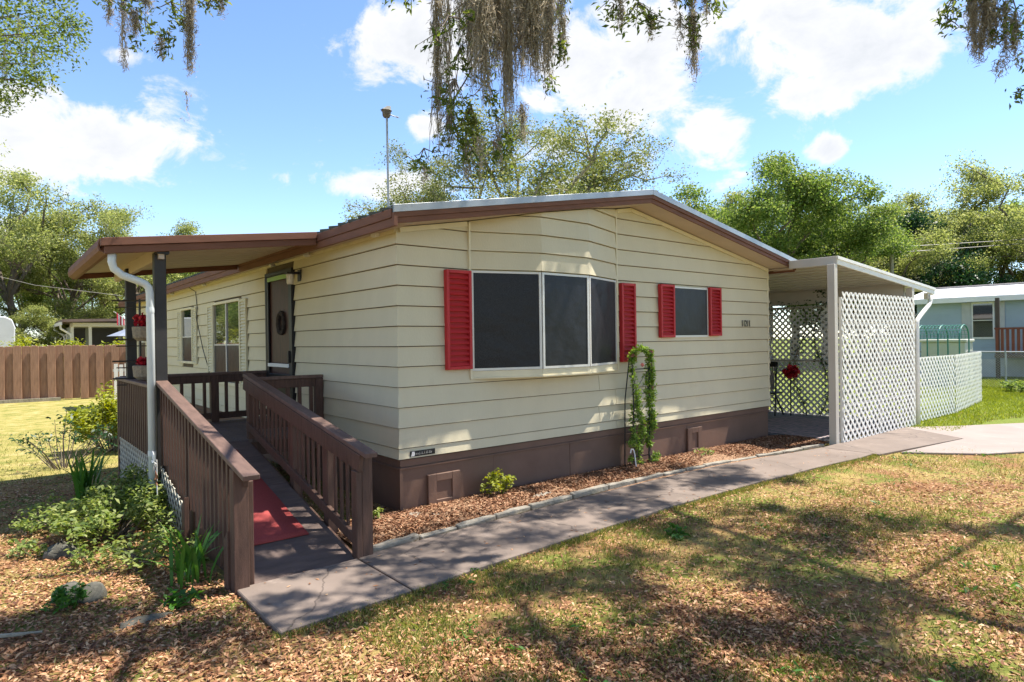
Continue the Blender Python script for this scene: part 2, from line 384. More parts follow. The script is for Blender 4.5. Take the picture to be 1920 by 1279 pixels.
OAK = [(.05, .085, .018), (.095, .145, .03), (.15, .205, .045), (.22, .26, .075)]
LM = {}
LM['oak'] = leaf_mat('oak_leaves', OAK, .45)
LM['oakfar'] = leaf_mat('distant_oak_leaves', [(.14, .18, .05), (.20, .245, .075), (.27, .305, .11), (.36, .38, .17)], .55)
LM['bright'] = leaf_mat('bright_leaves', [(.065, .12, .026), (.115, .185, .042), (.18, .25, .068), (.26, .31, .10)], .5)
LM['sparse'] = leaf_mat('spring_oak_leaves', [(.09, .12, .03), (.15, .19, .05), (.22, .245, .08), (.30, .31, .13)], .35)
LM['vine'] = leaf_mat('vine_leaves', [(.09, .18, .03), (.17, .29, .05), (.26, .39, .075), (.36, .47, .11)], .4)
LM['dark'] = leaf_mat('glossy_dark_leaves', [(.012, .040, .014), (.022, .065, .022), (.045, .10, .035)], .25, .4)
LM['moss'] = leaf_mat('spanish_moss', [(.24, .215, .16), (.34, .31, .24), (.45, .41, .325), (.17, .15, .11)], .45, .9)
LM['shrub'] = leaf_mat('azalea_leaves', [(.075, .125, .028), (.15, .215, .05), (.25, .31, .085), (.36, .40, .16)], .4)
LM['yellow'] = leaf_mat('yellow_green_leaves', [(.13, .17, .02), (.24, .28, .03), (.36, .37, .05)], .35)
LM['blade'] = leaf_mat('lily_blades', [(.04, .12, .02), (.07, .18, .03), (.11, .24, .05)], .3, .4)
LM['grass'] = leaf_mat('grass_blades', [(.075, .115, .022), (.14, .185, .036), (.22, .255, .055), (.34, .325, .10), (.52, .42, .17)], .3)
LM['lush'] = leaf_mat('lush_grass_blades', [(.13, .18, .022), (.22, .27, .04), (.32, .36, .07)], .35)
LM['litter'] = leaf_mat('fallen_leaves', [(.10, .042, .022), (.215, .095, .045), (.35, .175, .085), (.49, .26, .135), (.63, .43, .25)], .1, .7)
LM['chips'] = leaf_mat('mulch_chips', [(.10, .042, .022), (.20, .085, .042), (.33, .17, .09), (.44, .28, .17), (.27, .12, .06)], .0, .8)
LM['redflower'] = leaf_mat('red_petals', [(.25, .008, .012), (.42, .012, .02), (.55, .03, .04)], .2)
LM['pink'] = leaf_mat('pink_petals', [(.45, .14, .13), (.55, .26, .22)], .2)

# ================================================================== THE SETTING
# one sheet of ground to the horizon
def build_ground():
    V = []; Q = []
    V = [(-400, -400, 0), (400, -400, 0), (400, 400, 0), (-400, 400, 0)]
    g = link('ground', arr_mesh('ground', V, [(0, 1, 2, 3)], MT['ground'])); struct(g)
    # mulch bed between house and edging, gently mounded
    nx, ny = 60, 8; V = []; Q = []
    for i in range(nx + 1):
        x = -.84 + (7.02 + .84) * i / nx
        yb = -.90 + .14 * math.sin(math.pi * max(0, min(1, (x + .84) / 6.2))) - .06 * max(0, (x - 4.5) / 2.5)
        for j in range(ny + 1):
            t = j / ny; y = .03 + (yb - .03) * t
            h = .006 + .045 * math.sin(math.pi * t) ** .8 * (1 + .4 * math.sin(x * 3.1) * math.sin(x * 1.3 + t * 3))
            V.append((x, y, h if t < 1 else .004))
    for i in range(nx):
        for j in range(ny):
            a = i * (ny + 1) + j; Q.append((a, a + 1, a + ny + 2, a + ny + 1))
    struct(link('mulch_bed', arr_mesh('mulch_bed', V, Q, MT['mulch'], True)))
    # painted concrete walk: separate slabs with recessed joints
    walk = link('walkway', None); struct(walk)
    base = MB().box(-1.80, 6.6, -1.66, -1.08, .001, .012); part(base, 'joint_bed', MT['mulch'], walk)
    xs = [-1.86, -.955, 3.1, 6.47]
    for i in range(3):
        x0 = xs[i] + (.008 if i else 0); x1 = xs[i + 1] - .008
        yn = lambda x: -1.88 + .10 * math.sin(max(0, x + .9) * .55)
        if i == 0: poly = [(x0, -1.905, .0), (x1, -1.86, .0), (x1, -1.03, .0), (x0, -1.04, .0)]
        else:
            k = 8; front = [(x0 + (x1 - x0) * j / k, -1.86 + .16 * math.sin(math.pi * min(1, max(0, (x0 + (x1 - x0) * j / k + .955) / 7))) + random.Random(i * 9 + j).uniform(-.015, .015), .0) for j in range(k + 1)]
            bk = [(x1 - (x1 - x0) * j / k, (-1.00 + .16 * math.sin(math.pi * min(1, max(0, (x1 - (x1 - x0) * j / k + .955) / 7.6))) - .16 * max(0, (x1 - (x1 - x0) * j / k - 4.2) / 2.3)), .0) for j in range(k + 1)]
            poly = front + bk
        part(MB().prism(poly, (0, 0, .035)), 'slab', MT['walk'], walk, bevel=.006)
    # driveway apron right of the walk
    dr = link('driveway', None); struct(dr)
    part(MB().prism([(6.486, -1.93, .0), (8.85, -2.25, .0), (9.6, -1.12, .0), (6.486, -1.14, .0)], (0, 0, .033)), 'slab', MT['walk'], dr, bevel=.006)
    part(MB().prism([(6.9, -2.06, .0), (7.6, -2.9, .0), (13.5, -6.0, .0), (14.4, -3.9, .0), (10.5, -1.75, .0), (9.62, -1.13, .0), (8.87, -2.27, .0)], (0, 0, .03)), 'slab', MT['drive'], dr, bevel=.006)
    # covered patio slab beside the house
    struct(part(MB().box(7.06, 10.3, -.95, 9, .0, .05), 'patio_floor', MT['patio'], bevel=.006))
build_ground()

# ================================================================== MOBILE HOME
W = 7.04; HL = 15.4; ZW = 2.84; PITCH = .173; EX = .2032; Z0 = 2.664; ZB = .525
home = thing('mobile_home', 'cream lap sided mobile home with brown skirting and red shutters', 'house', (3.5, 7.0, 0))

def lap(poly, zb, origin, u, n, tb=.026, tt=.001, back=.006, m0=0.0, m1=0.0, umin=None, umax=None):
    """one lap board: polygon in (u, z), thicker at its lower edge; m0/m1 mitre slopes at its ends"""
    o = Vector(origin); u = Vector(u); n = Vector(n); us = [p[0] for p in poly]; lo, hi = min(us), max(us)
    front = []; bk = []
    for a, z in poly:
        t = tb + (tt - tb) * min(1, (z - zb) / EX)
        aa = a
        if abs(a - lo) < 1e-4: aa = a - m0 * t
        if abs(a - hi) < 1e-4: aa = a + m1 * t
        front.append(tuple(o + u * aa + n * t + Vector((0, 0, z)))); bk.append(tuple(o + u * a - n * back + Vector((0, 0, z))))
    return MB().prism(bk, front)

def rows(zlo, zhi):
    out = []; k = 12
    zs = sorted({ZB} | {Z0 - EX * k for k in range(-5, 11)})
    for i, z in enumerate(zs):
        z1 = zs[i + 1] if i + 1 < len(zs) else z + EX
        if z1 <= zlo + 1e-4 or z >= zhi - 1e-4: continue
        out.append((z, max(z, zlo) + .010, min(z1, zhi) + .001))
    return out

def build_home():
    # body behind the boards, coloured dark to paint shade into the lap gaps
    b = MB(); b.prism([(.005, .005, .523), (W - .005, .005, .523), (W - .005, .005, ZW), (W / 2, .005, ZW + PITCH * W / 2), (.005, .005, ZW)], (0, HL - .01, 0))
    body = part(b, 'wall', MT['shade_backing'], home)
    gl = ZW + .0
    # ---- front boards
    def front_board(x0, x1, zb, za, zc, m0=0, m1=0):
        poly = [(x0, za), (x1, za), (x1, zc), (x0, zc)]
        poly = clip_poly(poly, -PITCH, 1, ZW - .01); poly = clip_poly(poly, PITCH, 1, ZW - .01 + PITCH * W) if len(poly) > 2 else poly
        if len(poly) < 3: return
        part(lap(poly, zb, (0, 0, 0), (1, 0, 0), (0, -1, 0), m0=m0, m1=m1), 'siding_board', MT['siding'], body)
    for zb, za, zc in rows(ZB, 3.47):
        if zb < 1.1:
            j = 3.19 if int(round((Z0 - zb) / EX)) % 2 else 2.87
            front_board(0, j - .003, zb, za, zc, m0=1); front_board(j + .003, W, zb, za, zc)
        elif zb < 1.3:
            front_board(0, .862, zb, za, zc, m0=1); front_board(.862, 3.215, zb, za, 1.33); front_board(3.215, W, zb, za, zc)
        else:
            front_board(0, .862, zb, za, zc, m0=1); front_board(3.215, W, zb, za, zc)
    # ---- left wall boards (openings left out)
    holes = [(2.72, 3.79, .6, 2.72), (5.03, 6.62, 1.03, 2.42), (8.12, 9.02, 1.34, 2.43), (12.9, 14.0, 1.2, 2.43)]
    for zb, za, zc in rows(ZB, ZW):
        cuts = sorted([(h[0], h[1]) for h in holes if h[2] < zc - .03 and h[3] > za + .03])
        segs = []; y = 0
        for a, c in cuts: segs.append((y, a)); y = c
        segs.append((y, HL))
        for a, c in segs:
            poly = [(a, za), (c, za), (c, zc), (a, zc)]
            part(lap(poly, zb, (0, 0, 0), (0, 1, 0), (-1, 0, 0), m0=1 if a == 0 else 0), 'siding_board', MT['siding'], body)
    # ---- right wall edge boards (corner only shows)
    for zb, za, zc in rows(ZB, ZW):
        part(lap([(0, za), (HL, za), (HL, zc), (0, zc)], zb, (W, 0, 0), (0, 1, 0), (1, 0, 0), m0=1), 'siding_board', MT['siding'], body)
    part(MB().box(W - .03, W + .012, -.012, -.004, ZB, ZW), 'corner_trim', MT['trim'], home)
    # ---- gable trims
    for x0, x1 in ((.02, .84), (3.24, W / 2), (W / 2, W - .02)):
        z = lambda x: ZW - .004 + PITCH * min(x, W - x)
        part(MB().bar((x0, -.026, z(x0) - .028), (x1, -.026, z(x1) - .028), .018, .05, (0, 1, 0)), 'gable_trim', MT['trim'], home)
    part(MB().box(-.024, -.006, .0, HL, ZW - .055, ZW - .004), 'frieze_trim', MT['trim'], home)
    # ---- skirting: panels, belly band, corner
    sk = part(MB().box(.03, W - .03, .03, HL - .03, .0, .45), 'skirting', MT['skirt'], home)
    xs = [.012, 1.18, 2.36, 3.55, 4.75, 5.95, 7.028]
    for i in range(6): part(MB().box(xs[i] + .002, xs[i + 1] - .002, .010 + (i % 2) * .003, .028, -.02, .452), 'skirting_panel', MT['skirt'], sk)
    for i in range(12): part(MB().box(.010 + (i % 2) * .003, .028, .03 + i * 1.26, .03 + (i + 1) * 1.26 - .004, -.02, .452), 'skirting_panel', MT['skirt'], sk)
    part(MB().box(.004, W - .004, .0, .022, .455, .521), 'belly_band', MT['skirt'], home); part(MB().box(.0, .022, .024, HL, .455, .521), 'belly_band', MT['skirt'], home)
    part(MB().box(-.006, W, -.010, .009, .428, .447), 'band_lip', MT['skirt'], home, bevel=.003); part(MB().box(-.010, .009, .010, HL, .428, .447), 'band_lip', MT['skirt'], home, bevel=.003)
    part(MB().box(-.004, .03, -.004, .009, .0, .427), 'skirt_corner', MT['skirt'], home)
    # access hatches in the skirting
    for x0, x1, z0, z1 in ((.31, .705, .0, .335), (4.725, 5.075, .0, .375)):
        fr = MB(); w = .10
        fr.box(x0, x0 + w, -.028, .006, z0, z1); fr.box(x1 - w, x1, -.028, .006, z0, z1); fr.box(x0 + w + .0005, x1 - w - .0005, -.027, .006, z1 - w * .75, z1 - .0005); fr.box(x0 + w + .0005, x1 - w - .0005, -.027, .006, z0, z0 + .07)
        h = part(fr, 'access_hatch', MT['skirt'], home, bevel=.003)
        part(MB().box(x0 + w, x1 - w, -.008, -.001, z0 + .07, z1 - .075), 'hatch_panel', MT['skirt'], h)
    # makers plate at the corner: dark plate with a pale emblem and worn raised lettering
    pl = part(MB().box(.105, .395, -.0275, -.019, .548, .603), 'name_plate', MT['black'], home)
    em = MB().prism([(.112, -.0295, .552), (.150, -.0295, .552), (.158, -.0295, .575), (.150, -.0295, .598), (.125, -.0295, .598)], (0, .0015, 0)); part(em, 'plate_emblem', MT['white'], pl)
    lt = MB(); rr = random.Random(4); x = .172
    for i in range(10):
        w = rr.uniform(.010, .018)
        lt.bar((x, -.0290, .563), (x + .003, -.0290, .563 + rr.choice((.018, .026))), .003, .002); lt.bar((x, -.0291, .563 + rr.choice((0, .010))), (x + w * .8, -.0291, .568 + rr.choice((0, .010))), .003, .002); x += w + .005
    part(lt, 'plate_lettering', MT['alum'], pl)
    # ---- bay window
    P = [(.872, -.018), (1.663, -.285), (2.42, -.285), (3.207, -.018)]
    bay = part(MB().prism([(P[0][0], .02, 1.30)] + [(x + (.012 if i < 2 else -.012), y + .012, 1.30) for i, (x, y) in enumerate(P)] + [(P[3][0], .02, 1.30)], (0, 0, 1.16)), 'bay_window', MT['darkwin'], home)
    for i in range(3):
        a = Vector((*P[i], 0)); c = Vector((*P[i + 1], 0)); u = (c - a).normalized(); n = Vector((u.y, -u.x, 0)); Lw = (c - a).length
        def q(s, d, z): return tuple(a + u * s + n * d + Vector((0, 0, z)))
        # frame of the screen
        fr = MB()
        for s0, s1, z0, z1 in ((.006, .034, 1.375, 2.458), (Lw - .034, Lw - .006, 1.375, 2.458)): fr.prism([q(s0, -.006, z0), q(s1, -.006, z0), q(s1, -.006, z1), q(s0, -.006, z1)], tuple(n * .018))
        for s0, s1, z0, z1 in ((.0345, Lw - .0345, 2.434, 2.457), (.0345, Lw - .0345, 1.376, 1.402)): fr.prism([q(s0, -.006, z0), q(s1, -.006, z0), q(s1, -.006, z1), q(s0, -.006, z1)], tuple(n * .0175))
        f = part(fr, 'screen_frame', MT['alum'], bay)
        part(MB().prism([q(.033, -.004, 1.40), q(Lw - .033, -.004, 1.40), q(Lw - .033, -.004, 2.436), q(.033, -.004, 2.436)], tuple(n * .006)), 'solar_screen', MT['screen'], bay)
        # sill band and boards above
        part(MB().prism([q(.001, -.02, 1.305), q(Lw - .001, -.02, 1.305), q(Lw - .001, -.02, 1.373), q(.001, -.02, 1.373)], tuple(n * .022)), 'bay_sill', MT['trim'], bay)
        part(MB().prism([q(.0, -.02, 1.290), q(Lw, -.02, 1.290), q(Lw, -.02, 1.304), q(.0, -.02, 1.304)], tuple(n * .034)), 'sill_nose', MT['trim'], bay)
        def ztop(s): x = (a + u * s).x; return ZW + PITCH * min(x, W - x) - .006
        for zb, za, zc in rows(2.461, 3.5):
            poly = [(0, za), (Lw, za), (Lw, zc), (0, zc)]
            k = (ztop(Lw) - ztop(0)) / Lw; poly = clip_poly(poly, -k, 1, ztop(0))
            if len(poly) < 3: continue
            th = .36; part(lap(poly, zb, a, u, n, tb=.024, back=.03, m0=-.0 if i == 0 else .18, m1=.18 if i < 2 else 0), 'siding_board', MT['siding'], body)
    part(MB().prism([(P[0][0], -.01, 1.283), *[(x, y, 1.283) for x, y in P[1:3]], (P[3][0], -.01, 1.283)], (0, 0, .006)), 'bay_floor', MT['trim'], bay)
    core = MB().prism([(P[0][0] + .01, .0, 2.462), (P[1][0] + .01, P[1][1] + .03, 2.462), (P[2][0] - .01, P[2][1] + .03, 2.462), (P[3][0] - .01, .0, 2.462)],
                      [(P[0][0] + .01, .0, 2.96), (P[1][0] + .01, P[1][1] + .03, 3.10), (P[2][0] - .01, P[2][1] + .03, 3.23), (P[3][0] - .01, .0, 3.36)]); part(core, 'bay_head', MT['siding'], home)
    for x, zt in ((.862, 2.975), (3.214, 3.38)): part(MB().box(x - .012, x + .012, -.040, -.004, 1.285, zt), 'bay_trim', MT['trim'], home)
    # ---- small front window
    wn = MB(); x0, x1, z0, z1 = 4.405, 5.245, 1.705, 2.435
    wn.box(x0, x0 + .022, -.042, -.006, z0, z1); wn.box(x1 - .022, x1, -.042, -.006, z0, z1); wn.box(x0 + .0225, x1 - .0225, -.041, -.006, z1 - .022, z1); wn.box(x0 + .0225, x1 - .0225, -.041, -.006, z0, z0 + .03)
    w = part(wn, 'window', MT['alum'], home); part(MB().box(x0 + .02, x1 - .02, -.038, -.029, z0 + .028, z1 - .02), 'solar_screen', MT['screen'], w)
    # ---- shutters with louvres
    def shutter(x0, x1, z0, z1, m, n):
        f = MB(); w = .035; y0, y1 = -.078, -.018
        f.box(x0, x0 + w, y0, y1, z0, z1); f.box(x1 - w, x1, y0, y1, z0, z1); f.box(x0 + w + .0004, x1 - w - .0004, y0 + .001, y1, z1 - w, z1 - .0005); f.box(x0 + w + .0004, x1 - w - .0004, y0 + .001, y1, z0 + .0005, z0 + w)
        s = part(f, 'shutter', m, home, bevel=.004)
        part(MB().box(x0 + w, x1 - w, -.0285, -.019, z0 + w, z1 - w), 'shutter_back', m, s)
        lv = MB().prism([(x0 + w + .001, -.0245, .0), (x0 + w + .001, -.066, .001), (x0 + w + .001, -.073, .006), (x0 + w + .001, -.048, .028), (x0 + w + .001, -.0245, .024)], (x1 - x0 - 2 * w - .002, 0, 0)).mesh('louvre')
        step = (z1 - z0 - 2 * w) / n
        for i in range(n): link('louvre', lv, m, s, loc=(0, 0, z0 + w + step * i), scl=(1, 1, step / .043))
    shutter(.535, .855, 1.40, 2.448, MT['red'], 17); shutter(3.262, 3.545, 1.395, 2.43, MT['red'], 17)
    shutter(4.078, 4.393, 1.707, 2.452, MT['red'], 13); shutter(5.258, 5.558, 1.722, 2.452, MT['red'], 13)
    # ---- house number
    fc = bpy.data.curves.new('number', 'FONT'); fc.body = '11211'; fc.size = .145; fc.extrude = .004; fc.space_character = 1.08
    to = bpy.data.objects.new('tmp_number', fc); col.objects.link(to); dg = bpy.context.evaluated_depsgraph_get()
    me = bpy.data.meshes.new_from_object(to.evaluated_get(dg)); bpy.data.objects.remove(to)
    me.name = 'house_number'; link('house_number', me, MT['black'], home, loc=(6.175, -.030, 1.868), rot=(R(90), 0, 0), scl=(.70, 1, 1))
    # ---- windows of the left wall
    def side_window(y0, y1, z0, z1, twin, shut):
        f = MB(); t = .03; fx0, fx1 = -.045, .0
        f.box(fx0, fx1, y0 - t, y0, z0, z1); f.box(fx0, fx1, y1, y1 + t, z0, z1); f.box(fx0 - .004, fx1, y0 - t - .02, y1 + t + .02, z1 + .0005, z1 + .045); f.box(fx0 - .006, fx1, y0 - t - .02, y1 + t + .02, z0 - .05, z0 - .0005)
        wd = part(f, 'window', MT['trim'], home, bevel=.003)
        zm = z0 + (z1 - z0) * .48; ys = [y0, (y0 + y1) / 2, y1] if twin else [y0, y1]
        for i in range(len(ys) - 1):
            a, c = ys[i] + .012, ys[i + 1] - .012
            part(MB().box(-.014, -.008, a, c, zm, z1 - .005), 'upper_pane', MT['glass'], wd); part(MB().box(-.020, -.012, a, c, z0, zm - .02), 'lower_pane', MT['screen'], wd)
            part(MB().box(-.026, -.0145, a, c, zm - .02, zm), 'meeting_rail', MT['alum'], wd)
        if twin: part(MB().box(-.032, -.004, ys[1] - .02, ys[1] + .02, z0, z1), 'mullion', MT['alum'], wd)
        part(MB().box(-.007, -.001, y0, y1, z0, z1), 'dark_backing', MT['darkwin'], wd)
        for a, c in ((y0 - t - shut, y0 - t - .004), (y1 + t + .004, y1 + t + shut)):
            g = MB(); w = .04; g.box(-.048, -.018, a, a + w, z0 - .05, z1 + .02); g.box(-.048, -.018, c - w, c, z0 - .05, z1 + .02); g.box(-.047, -.018, a + w + .0004, c - w - .0004, z1 - .02, z1 + .0195); g.box(-.047, -.018, a + w + .0004, c - w - .0004, z0 - .0495, z0 - .01)
            s = part(g, 'shutter', MT['cream_shut'], home); part(MB().box(-.026, -.019, a + w, c - w, z0 - .01, z1 - .02), 'shutter_back', MT['cream_shut'], s)
            n = 26; step = (z1 - z0 - .01) / n; lv = MB().prism([(-.028, a + w + .001, 0), (-.028, a + w + .001, step * .92), (-.044, a + w + .001, step * .3), (-.046, a + w + .001, step * .15)], (0, c - a - 2 * w - .002, 0)).mesh('louvre')
            for k in range(n): link('louvre', lv, MT['cream_shut'], s, loc=(0, 0, z0 - .01 + step * k))
    side_window(5.06, 6.59, 1.06, 2.39, True, .34); side_window(8.15, 8.99, 1.37, 2.40, False, .34); side_window(12.93, 13.97, 1.23, 2.40, False, .34)
    # ---- entry door with dark screen door
    d = MB(); y0, y1, z0, z1 = 2.735, 3.775, .66, 2.70
    d.box(-.05, .0, y0, y0 + .05, z0, z1); d.box(-.05, .0, y1 - .05, y1, z0, z1); d.box(-.049, .0, y0 + .0505, y1 - .0505, z1 - .05, z1 - .0005)
    door = part(d, 'door', MT['black'], home, bevel=.003)
    part(MB().box(-.012, -.004, y0 + .05, y1 - .05, z0, z1 - .05), 'door_slab', mat('red_brown_door', (.055, .020, .015), .5, .5, 4, stretch=(1, 6, 1)), door)
    sf = MB(); a, c = y0 + .055, y1 - .055
    sf.box(-.046, -.022, a, a + .065, z0, z1 - .055); sf.box(-.046, -.022, c - .065, c, z0, z1 - .055); sf.box(-.045, -.022, a + .0655, c - .0655, z1 - .125, z1 - .0555); sf.box(-.045, -.022, a + .0655, c - .0655, z0, z0 + .62)
    part(sf, 'screen_door', MT['black'], door, bevel=.003)
    part(MB().box(-.0475, -.0455, a + .05, c - .05, z1 - .125, z1 - .066), 'reflective_strip', mat('painted_green_reflection', (.30, .50, .16), .5, .1, 3), door)  # reflective strip across the top; the green light on it is painted as colour
    part(MB().box(-.062, -.0465, a + .06, c - .06, 1.375, 1.425), 'push_bar', MT['white'], door, bevel=.004)
    wr = MB(); rr = random.Random(3)
    wr.tube([(-.030, 3.18 + .11 * math.cos(t * .5236), 1.98 + .14 * math.sin(t * .5236)) for t in range(13)], [.028 + .012 * rr.random() for _ in range(13)], 6)
    part(wr, 'wreath', mat('dried_wreath', (.042, .032, .026), .9, .7, 30), door)
    part(MB().box(-.075, -.047, a + .015, a + .045, 1.44, 1.60), 'handle', MT['black'], door)
    part(MB().box(-.22, -.002, y0 - .05, y1 + .05, .615, .658), 'threshold', MT['woodcap'], door)
    # ---- lantern by the door
    ln = MB().box(-.03, -.014, 2.46, 2.56, 2.50, 2.65); ln.bar((-.02, 2.51, 2.605), (-.14, 2.51, 2.605), .03, .03); ln.box(-.20, -.09, 2.455, 2.565, 2.585, 2.603)
    lt = part(ln, 'wall_lantern', MT['black'], home); part(MB().lathe([(.036, 0), (.046, .02), (.050, .115), (.046, .13)], (-.145, 2.51, 2.455), 10), 'glass_jar', mat('seeded_glass', (.55, .50, .40), .15, .3, 20), lt)
    part(MB().box(-.075, -.025, .30, .41, 2.785, 2.835), 'sensor_box', MT['white'], home, bevel=.004)
    for y in (2.05, 3.3, 6.9, 9.5): part(MB().lathe([(.03, 0), (.05, .02), (.022, .07)], (-.10, y, 2.76), 8), 'soffit_bulb', MT['alum'], home)
    part(MB().tube([(-.25, 7.9, 2.93), (-.14, 7.85, 2.80), (-.03, 7.82, 2.72), (-.028, 7.72, 2.40), (-.05, 7.70, 2.2), (-.06, 7.2, 1.6), (-.03, 6.9, 1.2), (-.03, 6.85, .55)], .008, 5), 'cable', MT['black'], home)
build_home()

# ------------------------------------------------------------------ roof of the home
def build_roof():
    ox = .244; oy = .392; zt = lambda x: 3.008 + .1745 * min(x, W - x)
    rf = MB(); X = [-ox, W / 2, W + ox]
    pts = [(x, -oy + .012, zt(x) - .03) for x in X] + [(x, -oy + .012, zt(x) - .085) for x in reversed(X)]
    roof = part(MB().prism(pts, (0, HL + oy + .3, 0)), 'roof', MT['roofmetal'], home)
    # raised seams of the metal sheets
    for side in (0, 1):
        p, q = ((-ox - .03, 0, zt(-ox) - .018), (W / 2, 0, zt(W / 2) - .012)) if side == 0 else ((W / 2, 0, zt(W / 2) - .012), (W + ox + .02, 0, zt(W + ox) - .018))
        me = MB().bar(p, q, .032, .030, (0, 1, 0)).mesh('roof_rib')
        for i in range(66): link('roof_rib', me, MT['roofmetal'], roof, loc=(0, -.20 + i * .236, 0))
    part(MB().prism([(W / 2 - .16, 0, zt(W / 2) - .02), (W / 2, 0, zt(W / 2) + .030), (W / 2 + .16, 0, zt(W / 2) - .02), (W / 2, 0, zt(W / 2) - .01)], (0, HL + .1, 0), ), 'ridge_cap', MT['roofmetal'], roof)
    # front rake: galvanised edge and two brown boards, soffit behind
    for s in (0, 1):
        xa, xb = ((-ox, W / 2 - .0015) if s == 0 else (W / 2 + .0015, W + ox))
        def strip(d0, d1, y0, y1, nm, m, e=0):
            x0, x1 = xa - (e if s == 0 else 0), xb + (e if s else 0)
            part(MB().prism([(x0, y0, zt(x0) - d0), (x1, y0, zt(x1) - d0), (x1, y0, zt(x1) - d1), (x0, y0, zt(x0) - d1)], (0, y1 - y0, 0)), nm, m, home, bevel=.002)
        strip(.0, .070, -oy - .012, -oy + .010, 'rake_edge', MT['galv'], .004); strip(.0, .006, -oy + .0105, -oy + .10, 'rake_edge', MT['galv'], .004)
        strip(.0705, .118, -oy - .004, -oy + .03, 'rake_board', MT['fascia'], .002); strip(.1185, .172, -oy + .012, -oy + .032, 'rake_board', MT['fascia'], -.004)
        strip(.158, .166, -oy + .033, -.003, 'soffit', MT['soffit'], -.01)
    # side eaves: two stepped brown bands and soffit
    for sx, x in ((-1, -ox), (1, W + ox)):
        z = zt(-ox)
        def b(x0, x1, z0, z1, nm, m): part(MB().box(min(x + sx * x0, x + sx * x1), max(x + sx * x0, x + sx * x1), -oy + .034, HL + .28, z0, z1), nm, m, home, bevel=.003)
        b(-.02, .012, z - .115, z - .032, 'eave_fascia', MT['fascia']); b(-.03, -.001, z - .195, z - .1155, 'eave_fascia', MT['fascia'])
        b(-.22, -.031, z - .150, z - .142, 'soffit', MT['soffit'])
    part(MB().box(-ox - .004, -ox + .035, -oy - .006, -oy + .033, zt(-ox) - .195, zt(-ox) - .07), 'corner_block', MT['fascia'], home, bevel=.003)
build_roof()

